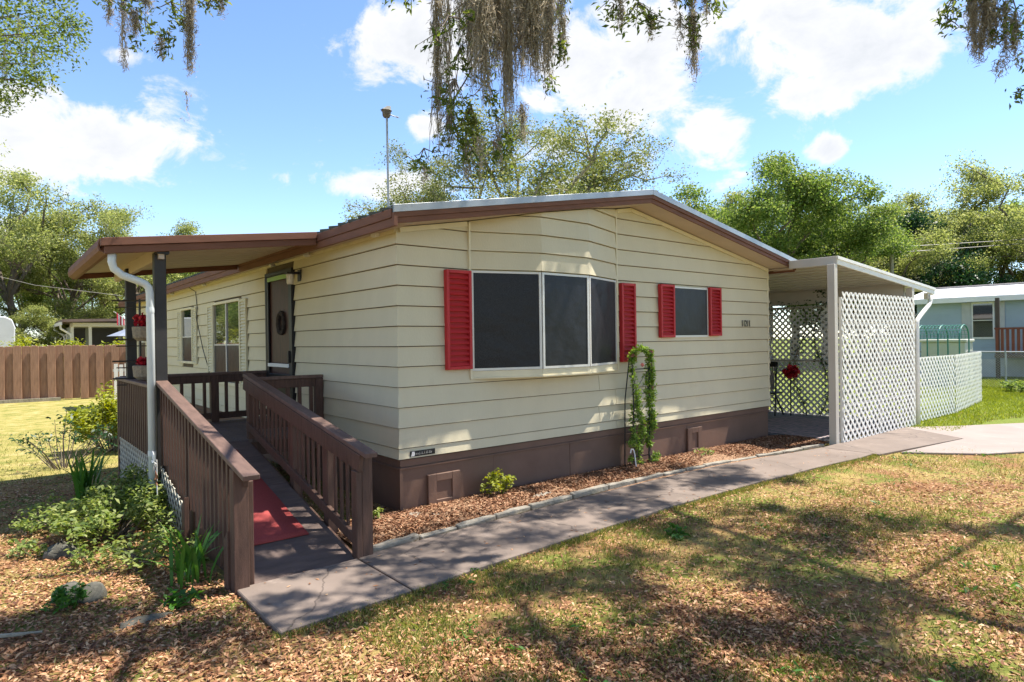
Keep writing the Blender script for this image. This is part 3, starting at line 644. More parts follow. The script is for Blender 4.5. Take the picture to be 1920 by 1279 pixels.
# ================================================================== PORCH (deck, posts, roof)
def build_porch():
    porch = thing('porch', 'raised porch deck with brown roof on charcoal posts by the entry door', 'porch', (-.95, 2.7, 0))
    XO = -1.86; YF = 1.72; YB = 3.78; ZD = .64
    # deck boards run along y
    n = 13; w = (0 - XO - .02) / n
    me = MB().box(0, w - .006, YF, YB + .05, ZD - .035, ZD).mesh('deck_board')
    for i in range(n): link('deck_board', me, MT['deck'], porch, loc=(XO + i * w, 0, 0), bevel=.003)
    part(MB().box(XO + .02, -.03, YF + .05, YF + .09, .45, ZD - .036), 'joist', MT['wood'], porch); part(MB().box(XO + .02, -.03, YB - .05, YB - .01, .45, ZD - .036), 'joist', MT['wood'], porch)
    part(MB().box(XO, XO + .035, YF + .02, YB, .47, ZD - .037), 'rim_joist', MT['wood'], porch)
    # roof posts
    for y in (1.53, 3.22): part(MB().box(XO - .01, XO + .095, y - .05, y + .055, 0, 2.62), 'post', MT['post'], porch, bevel=.005)
    part(MB().prism([(XO + .0, 1.40, 2.60), (XO + .11, 1.40, 2.60), (XO + .11, 1.40, 2.66), (XO + .0, 1.40, 2.645)], (0, .10, 0)), 'post_bracket', MT['black'], porch)
    # roof: slopes down from the house eave
    zr = lambda x: 2.955 + (x + .26) * .121
    x0, x1 = -2.33, -.262; y0, y1 = 1.36, 4.36
    part(MB().prism([(x0 + .02, y0 + .02, zr(x0) - .006), (x1, y0 + .02, zr(x1) - .006), (x1, y0 + .02, zr(x1) - .03), (x0 + .02, y0 + .02, zr(x0) - .03)], (0, y1 - y0 - .04, 0)), 'porch_roof', MT['fascia'], porch)
    pan = part(MB().prism([(x0 + .06, y0 + .06, zr(x0) - .032), (x1 + .02, y0 + .06, zr(x1) - .032), (x1 + .02, y0 + .06, zr(x1) - .075), (x0 + .06, y0 + .06, zr(x0) - .075)], (0, y1 - y0 - .12, 0)), 'ceiling', MT['soffit'], porch)
    for i in range(9):
        y = y0 + .35 + i * .3; part(MB().bar((x0 + .08, y, zr(x0 + .08) - .079), (x1, y, zr(x1) - .079), .012, .006, (0, 1, 0)), 'ceiling_seam', MT['soffit'], pan)
    for ya, yb in ((y0, y0 + .05), (y1 - .05, y1)):
        e = .018 if ya == y0 else 0; f = 0 if ya == y0 else .018
        part(MB().prism([(x0, ya - e, zr(x0)), (x1, ya - e, zr(x1)), (x1, ya - e, zr(x1) - .075), (x0, ya - e, zr(x0) - .075)], (0, yb - ya + e + f, 0)), 'fascia', MT['fascia'], porch, bevel=.003)
        part(MB().prism([(x0 + .03, ya + .004, zr(x0) - .0755), (x1, ya + .004, zr(x1) - .0755), (x1, ya + .004, zr(x1) - .145), (x0 + .03, ya + .004, zr(x0) - .145)], (0, yb - ya - .012, 0)), 'fascia', MT['fascia'], porch, bevel=.003)
    # gutter along the outer edge
    g = MB(); prof = [(0, 0), (-.014, -.07), (-.004, -.115), (.05, -.14), (.085, -.14), (.085, -.128), (.055, -.128), (.008, -.108), (0, -.07), (.012, 0)]
    g.prism([(x0 - .004 + a, y0 + .052, zr(x0) + b) for a, b in prof], (0, y1 - y0 - .104, 0)); part(g, 'gutter', MT['fascia'], porch)
    part(MB().bar((XO + .045, y0 + .07, zr(XO) - .145), (XO + .045, y1 - .07, zr(XO) - .145), .05, .13, (1, 0, 0)), 'beam', MT['soffit'], porch)
    # white downspout: elbow, diagonal run and vertical leg beside the post
    zb = zr(x0) - .14
    pts = [(-2.23, 1.43, zb + .02), (-2.235, 1.43, zb - .07), (-2.22, 1.432, zb - .13), (-2.15, 1.44, zb - .19), (-2.00, 1.45, zb - .245), (-1.955, 1.455, zb - .265), (-1.925, 1.46, zb - .30), (-1.915, 1.465, zb - .36), (-1.915, 1.465, .0)]
    ds = part(MB().tube(pts, [.036] * 9, 10), 'downspout', MT['gutterwhite'], porch, sm=True)
    for z in (2.02, .62): part(MB().lathe([(.0385, 0), (.0395, .02), (.0385, .05)], (-1.915, 1.465, z), 10), 'coupling', MT['gutterwhite'], ds)
    # ---- railings of the deck
    def rail(p, q, ztop, zbot, gap, nm='railing'):
        p = Vector(p); q = Vector(q); d = (q - p); Lr = d.length; d.normalize(); s = Vector((-d.y, d.x, 0))
        r = part(MB().bar(p + Vector((0, 0, ztop - .02)), q + Vector((0, 0, ztop - .02)), .09, .036, s), nm, MT['woodcap'], porch, bevel=.004)
        part(MB().bar(p + d * .002 + Vector((0, 0, ztop - .090)), q - d * .002 + Vector((0, 0, ztop - .090)), .036, .102, s), 'top_rail', MT['wood'], r, bevel=.003)
        part(MB().bar(p + d * .002 + Vector((0, 0, zbot + .05)), q - d * .002 + Vector((0, 0, zbot + .05)), .036, .085, s), 'bottom_rail', MT['wood'], r, bevel=.003)
        n = max(2, int(Lr / gap)); me = MB().box(-.019, .019, -.019, .019, zbot + .093, ztop - .142).mesh('baluster')
        for i in range(1, n): c = p + d * (Lr * i / n); link('baluster', me, MT['wood'], r, loc=(c.x, c.y, 0))
        return r
    # outer side: long pickets nailed to the outside
    r = part(MB().box(XO - .055, XO + .045, YF - .10, YB, 1.272, 1.308), 'railing', MT['woodcap'], porch, bevel=.004)
    part(MB().box(XO - .006, XO + .030, YF - .1, YB, 1.165, 1.2705), 'top_rail', MT['wood'], r)
    me = MB().box(-.020, .020, -.020, .020, .58, 1.268).mesh('baluster')
    for i in range(18): link('baluster', me, MT['wood'], r, loc=(XO - .028, 1.66 + i * .117, 0))
    rail((XO, YB, 0), (-.03, YB, 0), 1.318, ZD + .03, .135)
    part(MB().box(-.80, -.70, YB - .05, YB + .05, ZD - .3, 1.28), 'rail_post', MT['wood'], porch, bevel=.003); part(MB().box(XO - .03, XO + .06, YB - .04, YB + .05, 0, 1.27), 'rail_post', MT['wood'], porch)
    rail((-.86, 1.84, 0), (-.02, 1.84, 0), 1.322, ZD + .08, .135)
    part(MB().box(-.11, -.02, 1.80, 1.89, .2, 1.28), 'rail_post', MT['wood'], porch, bevel=.003)
    # lattice skirt under the deck
    la = MB(); lattice(la, (XO - .012, YB, .02), (0, -1, 0), YB - 1.56, .56, .082, .025, .005); part(la, 'skirt_lattice', MT['skirtlat'], porch, kind='stuff')
build_porch()

# ================================================================== RAMP
def build_ramp():
    ramp = thing('wheelchair_ramp', 'sloped dark brown wooden ramp with railings leading up to the porch', 'ramp', (-1.37, .3, 0))
    xi, xo = -.90, -1.83; y0, y1 = -1.0, 1.70
    zs = lambda y: .012 + (y - y0) * .2325
    # lower plywood sheet, then cross planks
    th = .03
    def slab(ya, yb, nm, m):
        part(MB().prism([(xo + .05, ya, zs(ya)), (xo + .05, yb, zs(yb)), (xo + .05, yb, zs(yb) - th), (xo + .05, ya, max(.005, zs(ya) - th))], (xi - xo - .09, 0, 0)), nm, m, ramp, bevel=.003)
    slab(y0, -.34, 'ramp_sheet', MT['deck'])
    y = -.335
    while y < y1: slab(y, min(y + .137, y1), 'plank', MT['deck']); y += .143
    # stringers
    for x in (xo + .03, xi - .035): part(MB().prism([(x, y0 + .1, .0), (x, y1, .0), (x, y1, zs(y1) - .035), (x, y0 + .1, zs(y0 + .1) - .03)], (.035, 0, 0)), 'stringer', MT['wood'], ramp)
    # ---- inner railing
    zc = lambda y: .858 + (y + .95) * .1715
    def bar(x, ya, yb, fa, fb, w, h, nm, m, par, bv=.004): return part(MB().bar((x, ya, fa), (x, yb, fb), w, h, (1, 0, 0)), nm, m, par, bevel=bv)
    r = bar(xi + .005, -1.17, 1.84, zc(-1.17) + .018, zc(1.84) + .018, .10, .037, 'railing', MT['woodcap'], ramp)
    bar(xi - .030, -1.06, 1.82, zc(-1.06) - .073, zc(1.82) - .073, .036, .138, 'top_rail', MT['wood'], r)
    bar(xi - .004, -.93, 1.80, zs(-.93) + .10, zs(1.80) + .13, .038, .085, 'bottom_rail', MT['wood'], r)
    for k, y in enumerate((-.985, -.33, .47, 1.79)): part(MB().box(xi - .045 + .034, xi + .079, y - .045, y + .045, 0, zc(y) - .004), 'post', MT['wood'], ramp, bevel=.004)
    part(MB().box(xi - .060, xi - .013, -1.035, -.94, 0, zc(-.99) - .147), 'post', MT['wood'], ramp, bevel=.004)
    n = 0; y = -.85
    while y < 1.72:
        if min(abs(y - k) for k in (-.33, .47)) > .06:
            b0 = zs(y) + .142; b1 = zc(y) - .006
            me = MB().box(-.008, .008, -.018, .018, b0, b1).mesh('baluster'); link('baluster', me, MT['wood'], r, loc=(xi + .008, y, 0))
        y += .118
    # ---- outer railing: pickets run down the outside
    zo = lambda y: .868 + (y + .95) * .183
    r2 = bar(xo + .01, -1.29, 1.53, zo(-1.29) + .018, zo(1.53) + .018, .11, .037, 'railing', MT['woodcap'], ramp)
    bar(xo + .035, -1.1, 1.50, zo(-1.1) - .06, zo(1.50) - .06, .036, .11, 'top_rail', MT['wood'], r2)
    y = -.80; i = 0
    while y < 1.46:
        b0 = max(.06, zs(y) + .02 - .04 * (i % 3)); me = MB().box(-.011, .011, -.021, .021, b0, zo(y) - .004).mesh('baluster'); link('baluster', me, MT['wood'], r2, loc=(xo - .002, y, 0)); y += .112; i += 1
    for y in (-.97, .36, 1.35): part(MB().box(xo - .02 + .04, xo + .105, y - .045, y + .045, 0, zo(y) - .116), 'post', MT['wood'], ramp, bevel=.004)
    part(MB().box(xo - .045, xo + .055, -1.075, -.98, 0, zo(-1.02) - .006), 'post', MT['wood'], ramp, bevel=.004)
    # short stiffening boards with a bevelled top
    for y, h in ((-.93, .42), (.33, .42)):
        part(MB().prism([(xo - .062, y - .05, 0), (xo - .062, y + .05, 0), (xo - .062, y + .05, h - .085), (xo - .062, y - .05, h)], (.038, 0, 0)), 'post_brace', MT['wood'], ramp, bevel=.003)
    la = MB(); lattice(la, (xo - .004, 1.47, .02), (0, -1, 0), .92, .48, .082, .025, .005, cuts=((.23, 1, .50),)); part(la, 'skirt_lattice', MT['skirtlat'], ramp, kind='stuff')
    # red carpet runner on the ramp
    xa, xb, ya, yb = -1.745, -1.13, -.50, 1.45
    V = []; n = 24
    for i in range(n + 1):
        y = ya + (yb - ya) * i / n; z = zs(y) + .011 + .003 * math.sin(y * 9); V += [(xa, y, z), (xb, y, z)]
    Q = [(2 * i, 2 * i + 1, 2 * i + 3, 2 * i + 2) for i in range(n)]
    me = arr_mesh('runner_mat', V, Q, MT['mat_red'], True); o = link('runner_mat', me, parent=None)
    so = o.modifiers.new('thick', 'SOLIDIFY'); so.thickness = .009
    tag(o, 'red carpet runner mat lying on the wooden ramp', 'mat')
build_ramp()

# ================================================================== CARPORT SCREENED WITH LATTICE
def build_carport():
    cp = thing('carport', 'pale metal carport roof on posts attached to the right of the house', 'carport', (8.8, 1.5, 0))
    xl, xr, yf, yb = 7.03, 11.25, -1.16, 7.5; zr = lambda x: 2.93 - (x - 7.0) * .0775
    part(MB().prism([(xl, yf + .03, zr(xl) - .01), (xr - .05, yf + .03, zr(xr) - .01), (xr - .05, yf + .03, zr(xr) - .05), (xl, yf + .03, zr(xl) - .05)], (0, yb - yf, 0)), 'carport_roof', MT['almond'], cp)
    part(MB().prism([(xl, yf, zr(xl)), (xr, yf, zr(xr)), (xr, yf, zr(xr) - .125), (xl, yf, zr(xl) - .125)], (0, .028, 0)), 'front_fascia', MT['white'], cp, bevel=.004)
    part(MB().prism([(xl - .01, yf - .016, zr(xl) + .004), (xr, yf - .016, zr(xr) + .004), (xr, yf - .016, zr(xr) - .045), (xl - .01, yf - .016, zr(xl) - .045)], (0, .0155, 0)), 'front_fascia', MT['white'], cp, bevel=.003)
    part(MB().box(xl - .03, xl - .001, yf + .0, -.40, zr(xl) - .13, zr(xl) + .002), 'side_fascia', MT['almond'], cp, bevel=.003)
    for i in range(14): x = xl + .25 + i * .28; part(MB().bar((x, yf + .06, zr(x) - .056), (x, yb, zr(x) - .056), .02, .012, (1, 0, 0)), 'ceiling_seam', MT['almond'], cp)
    for x, y in ((6.98, -1.10), (10.13, -1.10), (10.16, 3.4), (10.16, 7.2)): part(MB().box(x - .055, x + .055, y - .055, y + .055, 0, zr(x) - (.127 if y < 0 else .055)), 'post', MT['almond'], cp, bevel=.004)
    part(MB().box(10.10, 10.20, -1.0, 7.4, 2.36, 2.634), 'side_beam', MT['almond'], cp, bevel=.004)
    for z in (1.18, 2.30): part(MB().box(10.115, 10.150, -1.04, 7.3, z - .02, z + .02), 'side_rail', MT['almond'], cp)
    part(MB().box(10.95, 11.24, yf + .03, yf + .10, 2.38, 2.50), 'gutter_outlet', MT['almond'], cp)
    part(MB().tube([(11.05, -1.14, 2.46), (11.05, -1.14, 2.34), (10.98, -1.14, 2.27), (10.50, -1.15, 2.06), (10.30, -1.16, 1.97), (10.26, -1.165, 1.90), (10.26, -1.165, .02)], .04, 8), 'downspout', MT['white'], cp, sm=True)
    # front privacy screen
    t = thing('lattice_screen', 'tall white lattice screen closing the front of the carport', 'lattice screen', (8.65, -1.1, 0))
    la = MB(); lattice(la, (7.15, -1.165, .0), (1, 0, 0), 2.97, 2.385, .112, .040, .006); part(la, 'lattice_panel', MT['lattice'], t, kind='stuff')
    for x in (7.14 + .02, 8.62, 10.055): part(MB().box(x - .019, x + .019, -1.158, -1.120, .0, 2.30), 'batten', MT['lattice'], t)
    for z in (1.9, .6): part(MB().box(7.185, 10.03, -1.150, -1.121, z - .02, z + .02), 'batten', MT['lattice'], t)
    # far side screen
    t2 = thing('lattice_screen', 'vine grown lattice wall along the far side of the carport', 'lattice screen', (10.15, 3, 0))
    la = MB(); lattice(la, (10.20, 7.3, .03), (0, -1, 0), 8.3, 2.30, .094, .042, .006); part(la, 'lattice_panel', MT['lattice'], t2, kind='stuff')
    # low fence panels
    t3 = thing('lattice_fence', 'low white lattice fence beyond the carport beside green lawn', 'fence', (13, -1, 0))
    la = MB(); lattice(la, (10.42, -1.02, .02), (2.3, -.02, 0), 2.3, 1.235, .112, .042, .006); part(la, 'lattice_panel', MT['lattice'], t3, kind='stuff')
    la = MB(); u = Vector((3.25, .38, 0)); lattice(la, (12.74, -1.05, .02), u, u.length, 1.235, .125, .046, .006); part(la, 'lattice_panel', MT['lattice'], t3, kind='stuff')
    for x, y in ((10.40, -1.0), (12.73, -1.01), (15.9, -.63)): part(MB().box(x - .03, x + .03, y + .0, y + .05, 0, 1.22), 'post', MT['almond'], t3)
build_carport()

# ================================================================== foliage builders
def leaves_arrays(rng, cen, size, asp=.45, up=.4, ldir=None):
    """rhombic leaves at the given centres; returns vertices, quads"""
    n = len(cen)
    nrm = rng.normal(size=(n, 3)); nrm[:, 2] = np.abs(nrm[:, 2]) + up; nrm /= np.linalg.norm(nrm, axis=1)[:, None]
    d = rng.normal(size=(n, 3)) if ldir is None else ldir + rng.normal(size=(n, 3)) * .45
    d -= nrm * (d * nrm).sum(1)[:, None]; d /= np.linalg.norm(d, axis=1)[:, None] + 1e-9
    s = np.cross(nrm, d); L = (size * rng.uniform(.6, 1.35, n))[:, None]; Wd = L * asp * .5
    k = nrm * L * .12
    V = np.empty((n, 4, 3)); V[:, 0] = cen - d * L * .5 - k; V[:, 1] = cen + s * Wd - d * L * .02; V[:, 2] = cen + d * L * .5 - k; V[:, 3] = cen - s * Wd - d * L * .02
    return V.reshape(-1, 3), np.arange(n * 4).reshape(n, 4)

def merge(lst):
    V = []; Q = []; o = 0
    for v, q in lst: V.append(v); Q.append(q + o); o += len(v)
    return np.concatenate(V), np.concatenate(Q)

def clump_pts(rng, cen, rad, per, flat=.65):
    """gaussian-ish leaf cloud around each clump centre"""
    cen = np.asarray(cen); rad = np.broadcast_to(rad, (len(cen),))
    c = np.repeat(cen, per, 0); r = np.repeat(rad, per)
    o = rng.normal(size=c.shape); o /= np.linalg.norm(o, axis=1)[:, None]; o *= (rng.random(len(c)) ** .55 * r)[:, None]; o[:, 2] *= flat
    return c + o

def ribbon_arrays(rng, tops, lens, width, sway=.05, seg=7):
    """thin hanging strands"""
    n = len(tops); k = seg + 1
    t = np.linspace(0, 1, k)[None, :, None]
    st = rng.normal(size=(n, k, 3)) * sway * (lens[:, None, None] / seg) ** .5 * .5; st[:, 0] = 0; st[:, :, 2] *= .3
    P = tops[:, None, :] + np.cumsum(st, 1); P[:, :, 2] -= (lens[:, None] * np.linspace(0, 1, k)[None])
    a = rng.uniform(0, 2 * np.pi, n); s = np.stack([np.cos(a), np.sin(a), np.zeros(n)], 1)[:, None, :]
    w = (width * rng.uniform(.6, 1.4, n))[:, None, None] * (1 - .75 * t) * .5 * (1 + .5 * rng.normal(size=(n, k, 1)).clip(-1, 1))
    V = np.empty((n, k, 2, 3)); V[:, :, 0] = P - s * w; V[:, :, 1] = P + s * w
    b = (np.arange(n) * k * 2)[:, None] + (np.arange(seg) * 2)[None]
    Q = np.stack([b, b + 1, b + 3, b + 2], -1).reshape(-1, 4)
    return V.reshape(-1, 3), Q

def moss_arrays(rng, c, length, width, n, fuzz=True):
    """one beard of Spanish moss hanging from c"""
    c = np.asarray(c, float)
    r = width * np.abs(rng.normal(size=n)) * .5; a = rng.uniform(0, 2 * np.pi, n)
    tops = c + np.stack([np.cos(a) * r, np.sin(a) * r, -rng.random(n) ** 1.6 * length * .65], 1)
    left = length - (c[2] - tops[:, 2]); ln = np.maximum(.06, np.minimum(left, length * rng.uniform(.18, .55, n)) * np.exp(-(r / width) ** 2))
    out = [ribbon_arrays(rng, tops, ln, .009, .095, 9)]
    if fuzz:
        m = n * 7; i = rng.integers(0, n, m); p = tops[i] + rng.normal(size=(m, 3)) * [.022, .022, 0]; p[:, 2] -= rng.random(m) * ln[i]
        out.append(leaves_arrays(rng, p, .050, .13, 0))
    return merge(out)

def grow(rng, h, spread, r0, nl, lean=(0, 0), low=.28, top=1.0, nsub=4, ntw=3, tw=.30):
    """skeleton: returns tube list [(points, radii)] and clump centres"""
    tubes = []; tips = []
    def path(a, b, n, wob, arch=0):
        a = np.array(a, float); b = np.array(b, float); L = np.linalg.norm(b - a); P = []
        for i in range(n + 1):
            t = i / n; p = a + (b - a) * t; p[2] += arch * L * math.sin(math.pi * t)
            if 0 < i < n: p += rng.normal(size=3) * wob * L
            P.append(p)
        return P
    th = h * low * 1.35; T = path((0, 0, -.1), (lean[0], lean[1], th), 4, .03); tubes.append((T, [r0 * 1.25, r0, r0 * .9, r0 * .82, r0 * .7]))
    for i in range(nl):
        az = 2 * math.pi * (i + rng.uniform(-.3, .3)) / nl; f = rng.uniform(.55, 1.0); zt = h * (low + (top - low) * rng.uniform(.35, .97)) * (1.05 - .22 * f)
        s = np.array(T[-1]) * rng.uniform(.72, 1.0); s[2] = th * rng.uniform(.75, 1.0)
        if i == 0: f *= .25; zt = h * .93
        e = (lean[0] + math.cos(az) * spread * f, lean[1] + math.sin(az) * spread * f, zt)
        B = path(s, e, 5, .05, .10); rr = r0 * rng.uniform(.32, .5); tubes.append((B, [rr * (1 - .16 * k) for k in range(6)]))
        for j in range(nsub):
            t = rng.uniform(.35, 1.0); k = min(4, int(t * 5)); b0 = B[k] + (B[k + 1] - B[k]) * (t * 5 - k)
            d = rng.normal(size=3); d[2] = abs(d[2]) * .7 + .1; d /= np.linalg.norm(d); d = d + np.array([math.cos(az), math.sin(az), .1]) * .5
            b1 = b0 + d * spread * tw * rng.uniform(.6, 1.2)
            S = path(b0, b1, 3, .07, .05); tubes.append((S, [rr * .38, rr * .28, rr * .2, rr * .1])); tips += [S[2], S[3]]
            for q in range(ntw):
                d2 = rng.normal(size=3); d2[2] *= .6; d2 /= np.linalg.norm(d2); a0 = S[rng.integers(1, 4)]; a1 = a0 + d2 * spread * tw * .45 * rng.uniform(.5, 1.2)
                tubes.append(([a0, (a0 + a1) / 2 + rng.normal(size=3) * .05, a1], [rr * .14, rr * .09, rr * .04])); tips.append(a1)
        tips.append(B[-1])
    return tubes, np.array(tips)

def tree_proto(seed, h, spread, r0, nl, leaf, per, cr, lean=(0, 0), moss=0, low=.28, nsub=4, ntw=3, asp=.55, flat=.65, drop=0.0):
    rng = np.random.default_rng(seed); tubes, tips = grow(rng, h, spread, r0, nl, lean, low, nsub=nsub, ntw=ntw)
    w = MB()
    for P, rr in tubes: w.tube(P, rr, 6 if rr[0] > .06 else 4, cap=False)
    if drop: tips = tips[rng.random(len(tips)) > drop]
    lv = leaves_arrays(rng, clump_pts(rng, tips, cr * rng.uniform(.6, 1.3, len(tips)), per, flat), leaf, asp, .15)
    ms = None
    if moss:
        sel = tips[rng.integers(0, len(tips), moss)]; ms = merge([moss_arrays(rng, p, rng.uniform(.7, 2.0), .28, 34, False) for p in sel])
    return w, lv, ms

def plant_tree(name, proto, label, cat, loc, rot=0, scl=1.0, group=None, bark='bark', leafm='oakfar'):
    t = thing(name, label, cat, (loc[0], loc[1], 0), group); t.rotation_euler = (0, 0, rot); s = scl if hasattr(scl, '__len__') else (scl,) * 3; t.scale = s
    for nm, me in (('trunk', proto[0]), ('crown', proto[1]), ('spanish_moss', proto[2])):
        if me is None: continue
        o = bpy.data.objects.new(nm, me); col.objects.link(o); o.parent = t
        if nm == 'spanish_moss': o['kind'] = 'stuff'
    return t

def finish_proto(nm, p, bark, leafm):
    w = p[0].mesh(nm + '_wood', True); w.materials.append(MT[bark])
    c = arr_mesh(nm + '_leaves', *p[1], LM[leafm]); m = arr_mesh(nm + '_moss', *p[2], LM['moss']) if p[2] else None
    return w, c, m

# ================================================================== TREES
CAMP = np.array((-3.148, -5.634, 1.706)); CF = np.array((.63299, .77416)); CR = np.array((.77406, -.63295))

def build_trees():
    pr = {}
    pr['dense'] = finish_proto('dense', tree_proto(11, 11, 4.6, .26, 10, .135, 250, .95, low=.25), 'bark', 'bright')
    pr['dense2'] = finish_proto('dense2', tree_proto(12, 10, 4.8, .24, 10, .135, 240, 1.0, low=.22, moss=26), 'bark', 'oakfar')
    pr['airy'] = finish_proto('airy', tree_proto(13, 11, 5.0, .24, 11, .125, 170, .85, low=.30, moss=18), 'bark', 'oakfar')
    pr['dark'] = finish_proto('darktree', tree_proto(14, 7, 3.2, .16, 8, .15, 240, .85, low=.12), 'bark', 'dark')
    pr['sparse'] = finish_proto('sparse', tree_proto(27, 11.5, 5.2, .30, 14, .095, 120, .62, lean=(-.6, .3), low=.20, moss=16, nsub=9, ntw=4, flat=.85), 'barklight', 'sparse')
    # pale spreading oak behind the house
    plant_tree('oak_tree', pr['sparse'], 'sparse pale oak spreading above the roof behind the house', 'tree', (12.6, 12.6), .5, (1.02, 1.02, .90))
    plant_tree('oak_tree', pr['sparse'], 'second pale oak behind the hanging moss above the roof', 'tree', (10.6, 15.6), 2.6, (.74, .74, .78))
    plant_tree('oak_tree', pr['airy'], 'thin oak rising over the right slope of the roof', 'tree', (27.0, 21.0), 1.2, .78)
    G1 = 'trees beyond the left fence'
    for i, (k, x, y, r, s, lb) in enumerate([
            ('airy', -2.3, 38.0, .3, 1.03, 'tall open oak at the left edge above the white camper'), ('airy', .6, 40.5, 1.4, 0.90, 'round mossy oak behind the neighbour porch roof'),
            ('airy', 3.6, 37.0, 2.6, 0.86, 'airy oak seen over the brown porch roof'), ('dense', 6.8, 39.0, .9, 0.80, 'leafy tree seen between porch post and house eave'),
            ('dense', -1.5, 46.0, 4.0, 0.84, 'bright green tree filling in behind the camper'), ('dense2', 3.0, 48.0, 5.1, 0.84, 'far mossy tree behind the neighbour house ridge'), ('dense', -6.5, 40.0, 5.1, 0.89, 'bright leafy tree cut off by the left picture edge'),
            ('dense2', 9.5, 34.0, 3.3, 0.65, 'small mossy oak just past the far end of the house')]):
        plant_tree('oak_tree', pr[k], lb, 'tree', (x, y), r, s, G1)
    G2 = 'trees beyond the right yard'
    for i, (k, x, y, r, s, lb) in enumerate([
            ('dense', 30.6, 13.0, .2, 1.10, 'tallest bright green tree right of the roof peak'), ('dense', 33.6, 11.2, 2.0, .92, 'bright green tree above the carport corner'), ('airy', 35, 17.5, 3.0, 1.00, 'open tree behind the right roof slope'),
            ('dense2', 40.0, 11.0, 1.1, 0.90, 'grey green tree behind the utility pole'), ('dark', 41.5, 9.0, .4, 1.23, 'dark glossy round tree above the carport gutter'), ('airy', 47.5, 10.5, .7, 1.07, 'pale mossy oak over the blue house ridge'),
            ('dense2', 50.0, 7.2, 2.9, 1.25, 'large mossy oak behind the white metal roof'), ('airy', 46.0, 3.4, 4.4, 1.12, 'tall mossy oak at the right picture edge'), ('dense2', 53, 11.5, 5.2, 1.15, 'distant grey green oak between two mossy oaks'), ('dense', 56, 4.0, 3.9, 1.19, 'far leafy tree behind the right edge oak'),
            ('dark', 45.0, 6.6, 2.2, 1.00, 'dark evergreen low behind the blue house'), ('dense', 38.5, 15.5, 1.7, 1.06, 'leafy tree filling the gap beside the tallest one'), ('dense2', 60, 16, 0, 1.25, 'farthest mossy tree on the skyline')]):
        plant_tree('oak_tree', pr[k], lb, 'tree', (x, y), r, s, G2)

    G3 = 'understorey shrubs under the far trees'
    for i, (x, y, r, s, k, lb) in enumerate([(-5, 36, 0, .62, 'dense', 'low leafy thicket behind the camper'), (-.5, 36.5, 1, .55, 'dense2', 'low thicket left of the neighbour roof'), (1.9, 50, 2, .7, 'dense', 'leafy thicket above the neighbour roof'), (5.5, 33, 3, .55, 'dense2', 'thicket seen past the rear porch post'),
            (36.5, 12.4, .5, .60, 'dense', 'leafy thicket above the carport roof'), (43.0, 11, 1.5, .62, 'dense2', 'grey green thicket right of the dark tree'), (47.5, 7.8, 2.5, .62, 'dense', 'bright thicket behind the blue house ridge'), (50, 4.6, 3.5, .7, 'dense2', 'mossy thicket behind the right end of the blue house'), (44, 13.5, 4.5, .75, 'dense2', 'mossy thicket behind the utility pole'), (52, 1.5, 5.5, .8, 'dense', 'leafy thicket at the right picture edge'),
            (40, 22, 1.0, .75, 'dense', 'leafy thicket behind the open tree right of the roof'), (31, 27, 2.0, .8, 'dense2', 'mossy thicket hidden low behind the roof slope'), (23, 30, 3.0, .8, 'dense', 'leafy thicket low behind the pale oaks'),
            (-7.6, 35.5, .9, .66, 'dense2', 'mossy thicket behind the camper at the left'), (-10.0, 42, 2.2, .8, 'dense', 'leafy thicket far behind the left fence corner'), (-13.5, 47, 3.1, .85, 'dense', 'farthest leafy thicket at the left'),
            (-8.0, 27.5, .6, .62, 'dense', 'leafy thicket behind the fence left of the camper'), (-13, 16, .6, .8, 'dense', 'leafy tree left of the dry lawn, outside the fence corner'), (-15, 23, 1.9, .95, 'dense2', 'mossy tree left of the dry lawn'), (-12, 29, 2.9, .9, 'dense', 'leafy tree at the far left of the brown fence')]):
        plant_tree('thicket' if i < 17 else 'oak_tree', pr[k], lb, 'thicket' if i < 17 else 'tree', (x, y), r, (s, s, s * (.8 if i < 17 else 1)), G3 if i < 17 else 'trees left of the dry lawn')
    # ---- live oak that overhangs the camera: trunk stands right of the picture
    rng = np.random.default_rng(5)
    oak = thing('live_oak', 'old live oak whose mossy branches hang in from the top', 'tree', (4.2, -10.2, 0))
    w = MB(); hub = np.array((4.2, -10.2, 3.4))
    w.tube([(4.2, -10.2, -.1), (4.25, -10.15, 1.2), (4.15, -10.25, 2.4), hub], [.75, .55, .5, .46], 10)
    def limb(a, b, r, n=6, arch=.12):
        a = np.array(a, float); b = np.array(b, float); L = np.linalg.norm(b - a); P = []
        for i in range(n + 1):
            t = i / n; p = a + (b - a) * t; p[2] += arch * L * math.sin(math.pi * t)
            if 0 < i < n: p += rng.normal(size=3) * .055 * L
            P.append(p)
        w.tube(P, [r * (1 - .8 * i / n) + .008 for i in range(n + 1)], 7, cap=False); return P
    ends = []
    for e, r in (((-2.0, -4.6, 7.2), .13), ((.8, -3.2, 7.9), .12), ((3.2, -3.6, 8.3), .12), ((6.4, -3.0, 9.6), .11), ((9.0, -5.5, 9.5), .11), ((-5.2, -6.8, 7.6), .12), ((2.5, -7.2, 9.4), .2), ((9, -12, 9), .2), ((0, -13, 8), .2)):
        ends.append(limb(hub, e, r))
    # shading crown: leaf clumps all above the picture's upper edge, with gaps
    cand = []
